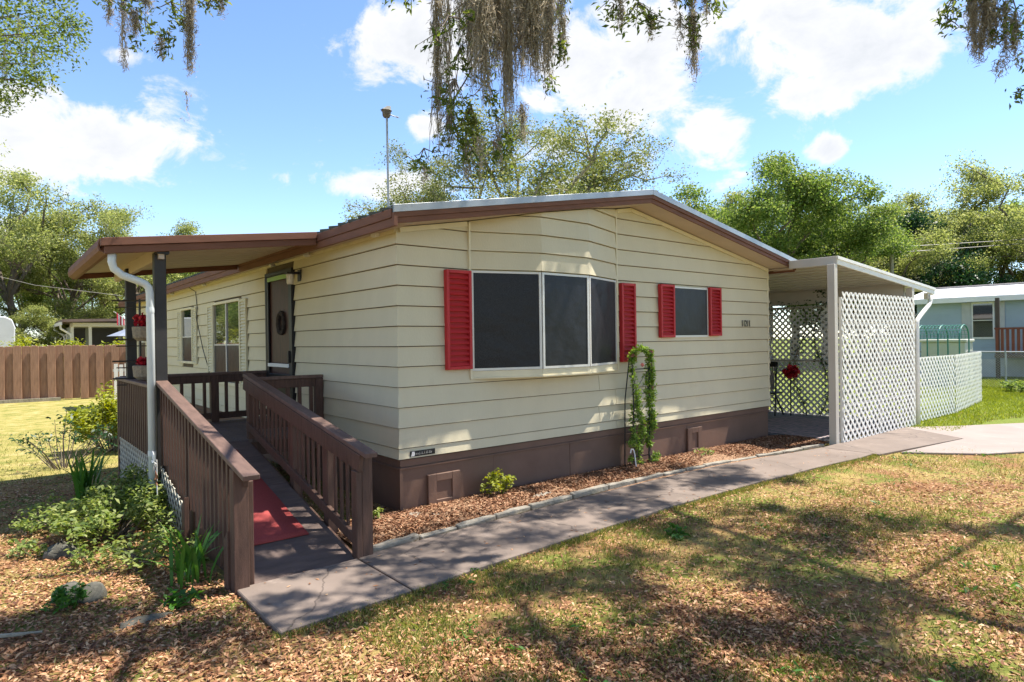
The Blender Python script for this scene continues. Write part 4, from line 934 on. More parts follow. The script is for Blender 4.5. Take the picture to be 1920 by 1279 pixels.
    while len(cand) < 800:
        p = np.array((rng.uniform(-6.5, 10.0), rng.uniform(-9.0, -.2), rng.uniform(5.6, 10.2)))
        d = p - CAMP; dep = d[:2] @ CF
        if dep > 0 and d[2] < .66 * dep + .75: continue
        # where its shade would fall on the yard
        gx = p[0] - .443 * p[2]; gy = p[1] + .155 * p[2]
        dn = 1.0
        if gx > 4.6 + .9 * math.sin(gy * 1.7): dn = .05
        if gy > -1.0 and gx < 4: dn *= .75
        if abs(gx + 1.7) < .7 and abs(gy + .45) < .5: dn *= .2
        if 2.2 < gx < 6.5 and -.7 < gy < .9: dn = 1.0
        if -.4 < gx < 5.2 and -.1 < gy < .55: dn = 1.5
        if -2.2 < gx < 4.2 and -2.0 < gy < -.9: dn = 1.5
        v = fnoise(np.array([gx]), np.array([gy]), .62, 3.3)[0]
        if rng.random() > dn * float(smooth(.36, .52, v) if dn < 1.2 else smooth(.22, .46, fnoise(np.array([gx]), np.array([gy]), 1.5, 6.1)[0])): continue
        cand.append(p)
    cand = np.array(cand)
    for p in cand[::3]:
        e = ends[rng.integers(0, len(ends))]; k = min(range(len(e)), key=lambda i: np.linalg.norm(e[i] - p))
        if np.linalg.norm(e[k] - p) < 4.5: limb(e[k], p, .014, 3, .05)
    part(w, 'trunk', MT['bark'], oak, sm=True)
    lv = leaves_arrays(rng, clump_pts(rng, cand, rng.uniform(.20, .46, len(cand)), 170, .6), .085, .5)
    link('crown', arr_mesh('live_oak_crown', *lv, LM['oak']), parent=oak)

    # ---- drooping sprays that come into the picture; each hangs from a thin branch
    def at(px, dep, py):
        q = CAMP[:2] + dep * CF + dep * (px - 960) / 1201.5 * CR
        return np.array((q[0], q[1], 1.706 + dep * (636 - py - .0142 * (px - 960)) / 1201.5))
    sp = MB(); ml = []; lf = []
    def branch(path, r):
        P = [np.array(p) for p in path]; sp.tube(P, [r * (1 - .7 * i / (len(P) - 1)) for i in range(len(P))], 5, cap=False); return P
    def spray(c, n, rad, size=.062, flat=1.0):
        tips = c + rng.normal(size=(max(3, n // 14), 3)) * rad * [.5, .5, .5 * flat]
        for t in tips: sp.tube([c + [0, 0, rad * .5], (c + t) / 2 + [0, 0, .03], t], [.006, .004, .002], 4, cap=False)
        i = rng.integers(0, len(tips), n); f = rng.random(n)[:, None] * .75 + .25
        pts = c + (tips[i] - c) * f + rng.normal(size=(n, 3)) * .035
        dr = (tips[i] - c); dr = dr / (np.linalg.norm(dr, axis=1)[:, None] + 1e-6); lf.append(leaves_arrays(rng, pts, size, .36, .1, dr))
    # heavy beards in the middle
    branch([ends[1][-1], at(1010, 5.8, -330), at(960, 5.7, -40)], .05); branch([ends[0][-1], at(180, 6.3, -200), at(240, 6.2, -50)], .04); branch([ends[4][-1], at(2150, 5.4, -300), at(1960, 5.0, -30)], .04)
    D = 5.6
    top = at(940, D, -120)
    branch([at(700, D, -160), at(830, D, -60), at(950, D + .1, -40), at(1080, D - .1, -70), at(1240, D, -40), at(1340, D, -60)], .035)
    branch([at(950, D, -40), at(930, D + .2, 60), at(880, D + .3, 150), at(830, D + .3, 230)], .014)
    branch([at(1010, D, -50), at(1000, D - .2, 40), at(960, D - .2, 130)], .012)
    for px, ln, wd, n in ((828, 300, .060, 130), (848, 330, .05, 60), (893, 175, .10, 190), (915, 190, .12, 260), (940, 150, .12, 260), (962, 240, .07, 190), (955, 290, .05, 90), (985, 160, .13, 300), (1012, 150, .12, 280), (1038, 150, .08, 160), (1030, 190, .05, 90), (870, 110, .07, 60), (1062, 120, .05, 60), (905, 120, .11, 160), (1000, 110, .12, 200)):
        c = at(px, D + rng.uniform(-.3, .3), -55); ml.append(moss_arrays(rng, c, (ln + 60) / 1201 * D, wd, n))
    for px, py, n, rad in ((850, 60, 90, .28), (870, 120, 120, .30), (860, 180, 130, .30), (890, 230, 140, .32), (920, 180, 110, .28), (850, 240, 90, .28), (950, 250, 90, .22), (1055, 30, 90, .18), (1060, 90, 70, .14), (1040, 150, 50, .12), (880, 30, 70, .25), (930, 290, 70, .25), (800, 300, 60, .22), (880, 290, 90, .28)):
        spray(at(px, D + rng.uniform(-.2, .4), py), n, rad)
    for px, py, ln, n in ((850, 190, 110, 40), (985, 190, 95, 40), (905, 250, 110, 30), (940, 215, 120, 40), (800, 300, 60, 16), (880, 270, 80, 24)): ml.append(moss_arrays(rng, at(px, D + .2, py), ln / 1201 * D, .05, n))
    # two small sprays right of the middle
    for px, py, n, rad in ((1170, -5, 90, .20), (1205, 25, 110, .20), (1225, 45, 60, .14), (1290, 5, 60, .16), (1300, 45, 60, .13), (1345, 5, 60, .13), (1160, 20, 40, .12), (1310, 80, 40, .09), (735, -5, 25, .10), (780, 0, 25, .1)): spray(at(px, D, py), n, rad, .058)
    for px, py, ln, wd, n in ((1172, -30, 90, .03, 50), (1228, 20, 65, .015, 20), (1308, 20, 150, .05, 90), (1308, -30, 70, .05, 40), (1332, -20, 70, .03, 30), (1282, 20, 70, .02, 20), (1275, -30, 60, .02, 20)): ml.append(moss_arrays(rng, at(px, D, py), ln / 1201 * D, wd, n))
    # upper left twigs
    D = 6.2
    branch([at(90, D, -140), at(240, D, -50), at(340, D, -30), at(450, D, -40)], .025)
    for px, py, n, rad in ((200, 0, 40, .12), (260, 15, 60, .15), (280, 50, 50, .15), (330, 20, 90, .18), (325, 75, 60, .14), (350, 45, 40, .12), (400, 5, 70, .16), (430, 0, 50, .12), (310, 100, 25, .08), (265, 85, 20, .08)): spray(at(px, D, py), n, rad, .058)
    for px, py, ln, wd, n in ((365, -30, 175, .045, 150), (365, 95, 50, .02, 16), (356, 165, 70, .006, 4), (241, -30, 160, .02, 45), (215, -20, 70, .02, 30), (262, 15, 60, .05, 60), (285, -30, 60, .05, 60), (425, -20, 60, .02, 30), (240, 90, 50, .008, 8), (310, 60, 55, .03, 25), (400, -20, 40, .03, 20)): ml.append(moss_arrays(rng, at(px, D, py), ln / 1201 * D, wd, n))
    # upper right
    D = 5.0
    branch([at(2100, D, -100), at(1960, D, -30), at(1850, D, -50), at(1770, D, -30)], .022)
    for px, py, n, rad in ((1795, 10, 60, .12), (1785, 45, 40, .08), (1840, 0, 50, .12), (1880, 30, 50, .12), (1915, 60, 50, .12), (1905, 5, 50, .12), (1915, 175, 25, .05), (1870, 70, 25, .08), (1935, 100, 50, .12)): spray(at(px, D, py), n, rad, .055)
    for px, py, ln, wd, n in ((1833, -30, 150, .035, 110), (1855, -30, 130, .05, 120), (1870, 0, 90, .04, 60), (1845, 60, 70, .02, 30), (1893, 0, 140, .02, 50), (1910, 20, 120, .03, 50), (1880, 110, 40, .04, 14)): ml.append(moss_arrays(rng, at(px, D, py), ln / 1201 * D, wd, n))
    part(sp, 'hanging_twigs', MT['bark'], oak, sm=True, kind='stuff')
    link('hanging_leaves', arr_mesh('hanging_leaves', *merge(lf), LM['oak']), parent=oak)
    stuff(link('spanish_moss', arr_mesh('spanish_moss', *merge(ml), LM['moss']), parent=oak))

    # ---- leafy oak branch mass in the upper left corner, from a tree standing left of the picture
    o2 = thing('live_oak', 'leafy oak leaning in at the upper left corner of the picture', 'tree', (-6.6, 8.5, 0))
    w = MB(); D = 10.5; rng = np.random.default_rng(9)
    b0 = np.array((-6.6, 8.5, 0)); w.tube([b0, b0 + [.1, 0, 2], b0 + [.2, -.1, 4], b0 + [.5, -.2, 6]], [.35, .28, .25, .2], 8)
    cl = []
    tg = [(20, 15), (60, 30), (100, 20), (150, 60), (20, 70), (70, 80), (110, 60), (30, 120), (80, 120), (10, 160), (20, 185), (130, 95), (160, 40), (-30, 50), (-40, 120), (-60, 0), (60, -20), (130, -10), (95, 150), (45, 150)]
    for px, py in tg:
        c = at(px - 15, D + rng.uniform(-1, 1), py); cl.append(c); s = b0 + [.5, -.2, 6 - rng.random()]; m = (s + c) / 2 + [0, 0, .3]; w.tube([s, m, c], [.05, .022, .006], 5, cap=False)
    for k in range(26): cl.append(b0 + [rng.uniform(-4, 1), rng.uniform(-3, 3), rng.uniform(6.6, 10.5)])
    cl = np.array(cl); part(w, 'trunk', MT['bark'], o2, sm=True)
    lv = leaves_arrays(rng, clump_pts(rng, cl, rng.uniform(.28, .55, len(cl)), 330, .75), .066, .42)
    link('crown', arr_mesh('left_oak_crown', *lv, LM['oak']), parent=o2)
    stuff(link('spanish_moss', arr_mesh('left_oak_moss', *merge([moss_arrays(rng, at(px, D, py), ln / 1201 * D, .12, 60, False) for px, py, ln in ((45, 30, 70), (20, 60, 60), (70, 90, 50), (15, 100, 70))]), LM['moss']), parent=o2))
build_trees()

# ================================================================== SHRUBS AND BED PLANTS
def shrub(name, label, cat, loc, h, rad, nst, leaf, per, m, seed, group=None, asp=.45, flat=.8, stem_r=.008, cr=.11, bark='bark'):
    rng = np.random.default_rng(seed); t = thing(name, label, cat, (loc[0], loc[1], loc[2] if len(loc) > 2 else 0), group)
    b = np.array((loc[0], loc[1], loc[2] if len(loc) > 2 else 0.0)); w = MB(); tips = []
    for i in range(nst):
        a = rng.uniform(0, 2 * np.pi); r = rad * math.sqrt(rng.random()); e = b + [math.cos(a) * r, math.sin(a) * r, h * rng.uniform(.55, 1.0) * (1.1 - .45 * r / rad)]
        s = b + [math.cos(a) * r * .25, math.sin(a) * r * .25, 0]; m_ = (s + e) / 2 + rng.normal(size=3) * .03
        w.tube([s, m_, e], [stem_r, stem_r * .7, stem_r * .35], 4, cap=False); tips += [e, (m_ + e) / 2 + rng.normal(size=3) * .04]
    part(w, 'stem', MT[bark], t)
    lv = leaves_arrays(rng, clump_pts(rng, np.array(tips), cr * rng.uniform(.6, 1.3, len(tips)), per, flat), leaf, asp, .8)
    link('foliage', arr_mesh(name + '_leaves', *lv, LM[m]), parent=t); return t

def blades(name, label, loc, n, h, spread, m, seed, width=.022):
    """strap-leaved clump: each blade arches outward"""
    rng = np.random.default_rng(seed); t = thing(name, label, 'lily', (loc[0], loc[1], 0)); seg = 6
    me_list = []
    for i in range(n):
        a = rng.uniform(0, 2 * np.pi); L = h * rng.uniform(.6, 1.1); ln = spread * rng.uniform(.2, 1); V = []
        s = np.array((-math.sin(a), math.cos(a), 0)); b = np.array((loc[0], loc[1], 0)) + rng.normal(size=3) * [.05, .05, 0]
        for k in range(seg + 1):
            u = k / seg; p = b + np.array((math.cos(a), math.sin(a), 0)) * ln * u ** 1.6 + [0, 0, L * (u - .42 * ln / h * u ** 2.6)]
            wd = width * (.55 + .9 * u) * (1 - u ** 3) ; V += [p - s * wd / 2, p + s * wd / 2 + [0, 0, .004]]
        Q = np.array([(2 * k, 2 * k + 1, 2 * k + 3, 2 * k + 2) for k in range(seg)])
        link('blade', arr_mesh('blade', np.array(V), Q, LM[m], True), parent=t)
    return t

def build_plants():
    GA = 'azaleas beside the ramp'
    shrub('azalea', 'low azalea against the lattice skirt beside the downspout', 'shrub', (-2.02, 1.62), .48, .46, 40, .055, 36, 'shrub', 1, GA)
    shrub('azalea', 'broad azalea in the middle of the left bed', 'shrub', (-2.32, 1.02), .40, .52, 44, .055, 34, 'shrub', 2, GA)
    shrub('azalea', 'thin low azalea next to the near strap leaved lily', 'shrub', (-2.22, .12), .20, .40, 16, .048, 18, 'shrub', 3, GA)
    shrub('azalea', 'azalea sprig in front of the left lily clump', 'shrub', (-2.55, 1.75), .30, .34, 16, .052, 24, 'shrub', 4, GA)
    shrub('shrub', 'yellow green bushy shrub at the back corner of the porch', 'shrub', (-1.62, 6.5), .95, .62, 40, .075, 50, 'yellow', 5, cr=.17)
    shrub('shrub', 'yellow green shrub behind the bushy one along the house', 'shrub', (-1.1, 8.6), .8, .6, 30, .075, 40, 'yellow', 55, cr=.17)
    shrub('shrub', 'open dark twiggy shrub on the dry lawn at left', 'shrub', (-2.35, 5.3), .78, .75, 26, .06, 9, 'dark', 6, cr=.12)
    shrub('shrub', 'tiny bright shrub in mulch under the bay window', 'shrub', (1.08, -.20, .03), .30, .17, 16, .042, 22, 'yellow', 7, cr=.06, stem_r=.004)
    shrub('weed', 'small grey green sprout at the house corner', 'plant', (-.33, -.18, .02), .13, .06, 6, .05, 8, 'shrub', 8, cr=.03, stem_r=.003)
    shrub('weed', 'broad leaved weed in the lawn near the walk', 'plant', (1.42, -2.26), .07, .09, 6, .07, 6, 'blade', 9, cr=.04, stem_r=.003)
    shrub('fern', 'bright little fern in front of the grey garden stone', 'plant', (-2.76, -.58), .16, .08, 10, .045, 16, 'blade', 10, cr=.05, stem_r=.003)
    shrub('weed', 'flat green sprig on the litter before the near lily', 'plant', (-2.22, -1.0), .07, .10, 6, .075, 6, 'blade', 12, cr=.05, stem_r=.003)
    shrub('weed', 'sparse sprig in mulch near the right hatch', 'plant', (4.55, -.42, .03), .14, .10, 6, .04, 8, 'shrub', 13, cr=.05, stem_r=.003)
    for i, (x, y) in enumerate(((-2.9, .9), (-2.0, .55), (-2.55, .3), (-1.98, -.2), (-2.9, 1.6))): shrub('weed', ['pale sprig beside the rough rock', 'low green sprig at the ramp pickets', 'thin sprig between rock and near lily', 'clover like sprig behind the near lily', 'weed at the left rim of the azalea bed'][i], 'plant', (x, y), .16, .12, 8, .045, 12, 'shrub', 20 + i, cr=.05, stem_r=.003)
    blades('strap_lily', 'strap leaved lily clump beside the foot of the ramp post', (-2.03, -.62), 30, .50, .34, 'blade', 31, .030)
    blades('strap_lily', 'upright strap leaved lily clump at the back of the bed', (-2.36, 2.75), 34, .62, .30, 'blade', 32, .034)
    # dead grass tuft on the lawn
    rng = np.random.default_rng(3); n = 240; a = rng.uniform(0, 6.28, n); r = .16 * np.sqrt(rng.random(n)); tops = np.stack([2.85 + np.cos(a) * r, -3.55 + np.sin(a) * r, .02 + rng.random(n) * .03], 1)
    # ---- trellis with vine
    t = thing('trellis', 'slim black metal trellis standing in mulch against the front wall', 'trellis', (3.48, -.17, 0))
    m = MB(); x0, x1 = 3.315, 3.63
    def arc(y):
        pts = [(x0, y, 0), (x0, y, .8), (x0 - .02, y, 1.38)]; n = 8
        for k in range(n + 1): q = math.pi * k / n; pts.append(((x0 + x1) / 2 - .175 * math.cos(q) - .01, y, 1.40 + .16 * math.sin(q)))
        return pts + [(x1, y, .8), (x1, y, 0)]
    part(MB().tube(arc(-.20), .008, 6), 'hoop', MT['black'], t); part(MB().tube([(x0 - .05, -.08, 0), (x0 - .04, -.09, .9), (x0 + .0, -.14, 1.45)], .008, 6), 'stake', MT['black'], t); part(MB().tube([(x1 + .13, -.08, 0), (x1 + .1, -.09, .62)], .007, 6), 'stake', MT['black'], t)
    for z in (.16, .62, .98, 1.30): part(MB().tube([(x0 - .03, -.20, z), (x1 + .03, -.20, z)], .007, 5), 'rung', MT['black'], t)
    for k in range(3): part(MB().tube([(x0, -.205, .2 + k * .4), (x1, -.205, .5 + k * .4)], .004, 4), 'wire', MT['black'], t)
    v = thing('climbing_vine', 'leafy green vine climbing the black trellis', 'vine', (3.48, -.2, 0))
    rng = np.random.default_rng(8); st = MB(); cs = []
    for ph, xx in ((0, x0 + .02), (1.5, x1 - .0), (3, x1 + .02), (4, x0 + .12)):
        P = [(xx + .03 * math.sin(z * 9 + ph), -.20 + .03 * math.cos(z * 9 + ph), z) for z in np.linspace(.02, 1.5 if ph < 4 else .9, 16)]; st.tube(P, .006, 4, cap=False); cs += P[3:]
    for z in np.linspace(0, math.pi, 9): cs.append(((x0 + x1) / 2 - .17 * math.cos(z), -.20, 1.42 + .16 * math.sin(z)))
    cs += [(x1 + .07, -.2, .5 + .04 * k) for k in range(6)] + [(x1 + .1, -.2, .1), (x1 + .04, -.22, .08), (x1 + .15, -.2, .14), (x0 + .0, -.2, .42), (x0 - .06, -.2, .36), (x0 - .05, -.2, .14), (x0 + .1, -.2, .1)] + [(x1 + .06, -.2, .9 + .05 * k) for k in range(9)]
    part(st, 'stem', MT['bark'], v); cs = np.array(cs); lv = leaves_arrays(rng, clump_pts(rng, cs, .064, 48, 1), .046, .5, .5); link('foliage', arr_mesh('vine_leaves', *lv, LM['vine']), parent=v)
    fl = leaves_arrays(rng, clump_pts(rng, np.array([(x1 + .03, -.23, 1.05), (x1 + .05, -.23, .62), (x0 + .14, -.23, 1.36), (x0 + .2, -.23, .58), (x1, -.23, 1.52), (x0 - .02, -.23, 1.48)]), .03, 16, 1), .03, .8); link('blossom', arr_mesh('vine_blossoms', *fl, LM['pink']), parent=v)['kind'] = 'stuff'
    # vine on the carport lattice
    v = thing('climbing_vine', 'vine overgrowing the top of the far carport lattice', 'vine', (10.1, 1.2, 0))
    rng = np.random.default_rng(18); cs = []
    for y0 in (.55, 1.0, 2.0): cs += [(10.12, y0 + .15 * math.sin(z * 3 + y0 * 5), z) for z in np.linspace(.1, 2.35, 26)]
    cs += [(10.10, y, 2.28 + .12 * rng.random()) for y in np.linspace(-.7, 3.4, 44)] + [(10.1, y, 1.9 + .4 * rng.random()) for y in np.linspace(-.3, 2.2, 22)] + [(10.08, .4 + .2 * rng.random(), 2.55 + .1 * rng.random()) for _ in range(6)]
    st = MB()
    for y0 in (.55, 1.0, 2.0): st.tube([(10.12, y0 + .15 * math.sin(z * 3 + y0 * 5), z) for z in np.linspace(0, 2.3, 14)], .010, 4, cap=False)
    part(st, 'stem', MT['bark'], v); lv = leaves_arrays(rng, clump_pts(rng, np.array(cs), .14, 13, 1), .055, .5, .3); link('foliage', arr_mesh('carport_vine_leaves', *lv, LM['dark']), parent=v)
build_plants()

# ================================================================== STONES AND SMALL THINGS IN THE YARD
def rock(name, label, loc, s, seed, m='stonegrey', cat='rock', flat=1.0, group=None):
    rng = np.random.default_rng(seed); nu, nv = 12, 7; V = []; Q = []
    for j in range(nv + 1):
        ph = math.pi * (j / nv) * .62
        for i in range(nu):
            a = 2 * math.pi * i / nu; r = 1 + .22 * math.sin(2 * a + seed) + .13 * math.sin(5 * a + seed * 2 + j) + .10 * rng.normal()
            V.append((loc[0] + s[0] * r * math.sin(ph) * math.cos(a), loc[1] + s[1] * r * math.sin(ph) * math.sin(a), max(-.02, s[2] * (math.cos(ph) - .0) * (1 + .15 * rng.normal() * (j < nv))) if flat == 1 else s[2] * min(1, (1 - (j / nv) ** 3) * 1.0 + .02 * rng.normal())))
    for j in range(nv):
        for i in range(nu): Q.append((j * nu + i, j * nu + (i + 1) % nu, (j + 1) * nu + (i + 1) % nu, (j + 1) * nu + i))
    o = link(name, arr_mesh(name, V, Q, MT[m])); tag(o, label, cat, group); return o

def build_small():
    rock('rock', 'rough pale rock at the left rim of the azaleas', (-2.70, .70), (.12, .08, .11), 3)
    rock('rock', 'half buried grey lump on the litter near the lily', (-2.42, -1.12), (.13, .07, .025), 8)
    # scalloped concrete edger: two discs side by side
    t = thing('garden_stone', 'round lobed grey concrete garden stone half sunk in leaf litter', 'garden stone', (-2.70, -.45, 0))
    for k, (x, y, r, tilt) in enumerate(((-2.63, -.50, .085, .6), (-2.76, -.41, .085, .5), (-2.73, -.31, .055, .5))):
        m = MB().lathe([(r, -.035), (r * 1.02, 0), (r, .030), (r * .93, .038)], (0, 0, 0), 20); o = part(m, 'lobe', MT['stonegrey'], t, loc=(x, y, .030), rot=(tilt, 0, -.6), bevel=.006)
    rock('stepping_stone', 'pale flat stone at the house corner, nearer the wall', (-.02, -.30), (.10, .075, .065), 11, 'edging', 'stone', .5)
    rock('stepping_stone', 'pale flat stone at the house corner, nearer the walk', (.13, -.44), (.13, .085, .06), 12, 'edging', 'stone', .5)
    rock('stepping_stone', 'thin pale slab lying in the mulch below the bay', (1.42, -.52), (.15, .065, .06), 13, 'edging', 'stone', .5)
    rock('stepping_stone', 'small pale chip of stone right of the trellis foot', (3.75, -.36), (.16, .04, .05), 14, 'edging', 'stone', .5)
    # edging stones along the walk
    ed = thing('garden_edging', 'row of pale stone edging between mulch bed and walk', 'edging', (2.8, -.85, 0)); rr = random.Random(5); x = -.84; i = 0
    yk = lambda x: -.955 + .215 * math.sin(math.pi * max(0, min(1, (x + .84) / 8.0))) - .13 * max(0, (x - 3.8) / 2.7)
    while x < 6.45:
        L = rr.uniform(.38, .62); h = rr.uniform(.042, .066) * (1 if x < 2.5 else .75); y0 = yk(x); y1 = yk(x + L)
        d = Vector((L - .015, y1 - y0 + rr.uniform(-.012, .012), 0)); n = Vector((-d.y, d.x, 0)).normalized() * rr.uniform(.06, .075); p = Vector((x, y0 + rr.uniform(-.008, .008), .0))
        k = 4; a = []; b = []
        for j in range(k + 1): q = p + d * j / k + Vector((0, rr.uniform(-.005, .005), 0)); a.append(q)
        for j in range(k, -1, -1): q = p + d * j / k + n + Vector((0, rr.uniform(-.005, .005), 0)); a.append(q)
        top = [tuple(v + Vector((0, 0, h + rr.uniform(-.008, .006)))) for v in a]
        m = MB().prism([tuple(v) for v in a], top); part(m, 'edging_stone', MT['edging'], ed, bevel=.008); x += L
    # white and rusty garden pinwheel by the downspout
    t = thing('garden_stake', 'white metal flower stake with rusty bloom beside the downspout', 'garden stake', (-1.93, 1.18, 0))
    part(MB().tube([(-1.93, 1.18, 0), (-1.93, 1.18, .62)], .006, 5), 'stem', MT['white'], t)
    m = MB()
    for k in range(6):
        a = k * math.pi / 3; m.prism([(-1.95, 1.18, .60), (-1.96, 1.18 + .045 * math.cos(a - .3), .60 + .045 * math.sin(a - .3)), (-1.955, 1.18 + .13 * math.cos(a), .60 + .13 * math.sin(a)), (-1.945, 1.18 + .045 * math.cos(a + .3), .60 + .045 * math.sin(a + .3))], (.004, 0, 0))
    part(m, 'petal', MT['white'], t)
    m = MB()
    for k in range(5):
        a = k * 1.257; m.prism([(-1.955, 1.06, .46), (-1.965, 1.06 + .035 * math.cos(a - .4), .46 + .035 * math.sin(a - .4)), (-1.96, 1.06 + .08 * math.cos(a), .46 + .08 * math.sin(a)), (-1.95, 1.06 + .035 * math.cos(a + .4), .46 + .035 * math.sin(a + .4))], (.004, 0, 0))
    part(m, 'rusty_petal', mat('rust', (.30, .13, .06), .9, .4, 20), t)
    # white shepherd hook in front of the trellis
    o = part(MB().tube([(3.24, -.30, 0), (3.20, -.30, .24), (3.18, -.30, .29), (3.14, -.30, .30), (3.12, -.30, .25)], .008, 6), 'garden_hook', MT['white']); tag(o, 'short white bent hook stuck in mulch by the trellis', 'garden hook')
    # dead stick
    o = part(MB().tube([(-3.22, -.78, .02), (-3.05, -.90, .03), (-2.92, -.93, .02)], [.014, .012, .006], 6), 'stick', MT['barklight']); tag(o, 'pale dead stick lying on the ground at the left edge', 'stick')
    # ---- pole with owl decoy / bird house at the roof corner
    t = thing('weather_pole', 'thin pole with small weathered box standing at the roof corner', 'pole', (-.03, .10, 2.9))
    part(MB().tube([(-.03, .10, 2.93), (-.035, .10, 3.96)], .012, 6), 'pole', MT['galv'], t)
    bx = part(MB().lathe([(.030, 0), (.042, .02), (.045, .06), (.056, .065), (.045, .075)], (-.037, .10, 3.945), 8), 'sensor_housing', mat('weathered_grey', (.17, .15, .12), .8, .4, 20), t)
    part(MB().prism([(-.10, .07, 4.012), (-.005, .07, 4.012), (.0, .08, 4.06), (-.04, .08, 4.055)], (0, .05, 0)), 'hood', mat('dull_tin', (.22, .22, .21), .5, .3, 20, metal=.4), t)
    m = MB().tube([(-.01, .10, 3.985), (.085, .09, 3.965)], .005, 4)
    for k in range(4): m.bar((.015 + k * .022, .06, 3.955), (.024 + k * .022, .12, 3.99), .010, .004)
    part(m, 'antenna', MT['galv'], t)
    # ---- basket rack on the rear porch post
    t = thing('plant_rack', 'black metal tiered plant rack beside the rear porch post', 'plant rack', (-1.74, 2.95, .64))
    m = MB().tube([(-1.78, 2.86, .64), (-1.78, 2.86, 2.24)], .012, 6); part(m, 'pole', MT['black'], t)
    for z in (2.22, 1.77, 1.52, 1.32):
        part(MB().tube([(-2.04, 3.0, z), (-1.78, 2.86, z), (-1.64, 2.62, z), (-1.70, 2.34, z)], .010, 5), 'arm', MT['black'], t); part(MB().tube([(-2.0, 3.0, z - .075), (-1.78, 2.86, z - .075), (-1.66, 2.64, z - .075)], .007, 5), 'arm', MT['black'], t)
    for nm, (x, y, z), lb, h in (('flower_basket', (-1.76, 2.66, 1.80), 'red flowers in a wicker basket on the upper rack arm', .16), ('flower_basket', (-1.76, 2.66, 1.36), 'red flowers in the lower basket of the rack', .04)):
        b = thing(nm, lb, 'flower basket', (x, y, z), 'baskets on the porch plant rack')
        part(MB().lathe([(.08, -.02), (.125, .02), (.135, .14), (.125, .145)], (x, y, z - .03), 12), 'basket', mat('wicker', (.24, .20, .145), .9, .3, 40, .6, 60), b)
        rng = np.random.default_rng(int(z * 10)); cs = np.array([(x, y, z + .15)]) + np.clip(rng.normal(size=(18, 3)), -1.2, 1.2) * [.06, .06, h * .45]
        link('bloom', arr_mesh('bloom', *leaves_arrays(rng, clump_pts(rng, cs, .045, 34, 1), .045, .8), LM['redflower']), parent=b)['kind'] = 'stuff'
    # ---- on the patio: black iron chair, red flower, printed rug
    t = thing('iron_chair', 'black iron folding chair standing against the carport lattice', 'chair', (9.55, 1.6, .05))
    x, y = 9.62, 1.40
    def leg(p, q): part(MB().tube([p, q], .016, 6), 'leg', MT['black'], t)
    leg((x - .18, y - .20, .05), (x + .02, y - .14, 1.12)); leg((x - .18, y + .20, .05), (x + .02, y + .14, 1.12)); leg((x + .2, y - .19, .05), (x - .16, y - .19, .52)); leg((x + .2, y + .19, .05), (x - .16, y + .19, .52))
    part(MB().box(x - .20, x + .18, y - .19, y + .19, .50, .53), 'seat', MT['black'], t, bevel=.006); part(MB().box(x + .005, x + .03, y - .17, y + .17, 1.06, 1.17), 'top_rail', MT['black'], t, bevel=.004)
    for k in range(5): part(MB().tube([(x + .0, y - .12 + k * .06, .78), (x + .012, y - .10 + k * .05, 1.07)], .008, 5), 'back_rod', MT['black'], t)
    part(MB().box(x - .10, x - .085, y - .15, y + .15, .60, .95), 'mosaic_panel', mat('mosaic_tiles', (.30, .26, .24), .5, .7, 38, var2=(.55, .50, .46)), t)
    t = thing('flower_ornament', 'large red artificial flower beside the black iron chair', 'flower', (9.75, 1.05, 0)); rng = np.random.default_rng(2)
    part(MB().tube([(9.75, 1.02, .05), (9.75, 1.02, .95)], .012, 5), 'stem', MT['black'], t)
    link('bloom', arr_mesh('bloom', *leaves_arrays(rng, clump_pts(rng, np.array([(9.74, 1.0, 1.0), (9.74, 1.06, .96), (9.74, .95, .97), (9.74, 1.0, .92)]), .11, 70, 1), .10, .8), LM['redflower']), parent=t)['kind'] = 'stuff'
    rm, nt, b = nmat('printed_rug'); N = nt.nodes; L = nt.links; tc = N.new('ShaderNodeTexCoord'); wv = N.new('ShaderNodeTexWave'); wv.inputs['Scale'].default_value = 2.2; wv.inputs['Distortion'].default_value = 5; wv.inputs['Detail'].default_value = 3; wv.inputs['Detail Scale'].default_value = 2.2
    L.new(tc.outputs['Object'], wv.inputs['Vector']); cr = N.new('ShaderNodeValToRGB'); L.new(wv.outputs['Fac'], cr.inputs[0]); cr.color_ramp.elements[0].position = .45; cr.color_ramp.elements[1].position = .6; cr.color_ramp.elements[0].color = (.11, .12, .13, 1); cr.color_ramp.elements[1].color = (.34, .25, .25, 1)
    L.new(cr.outputs[0], b.inputs['Base Color']); b.inputs['Roughness'].default_value = .9
    o = part(MB().box(7.15, 9.6, -.85, 1.0, .053, .062), 'patio_rug', rm, bevel=.003); tag(o, 'grey and pink leaf patterned rug on the carport floor', 'rug')
build_small()

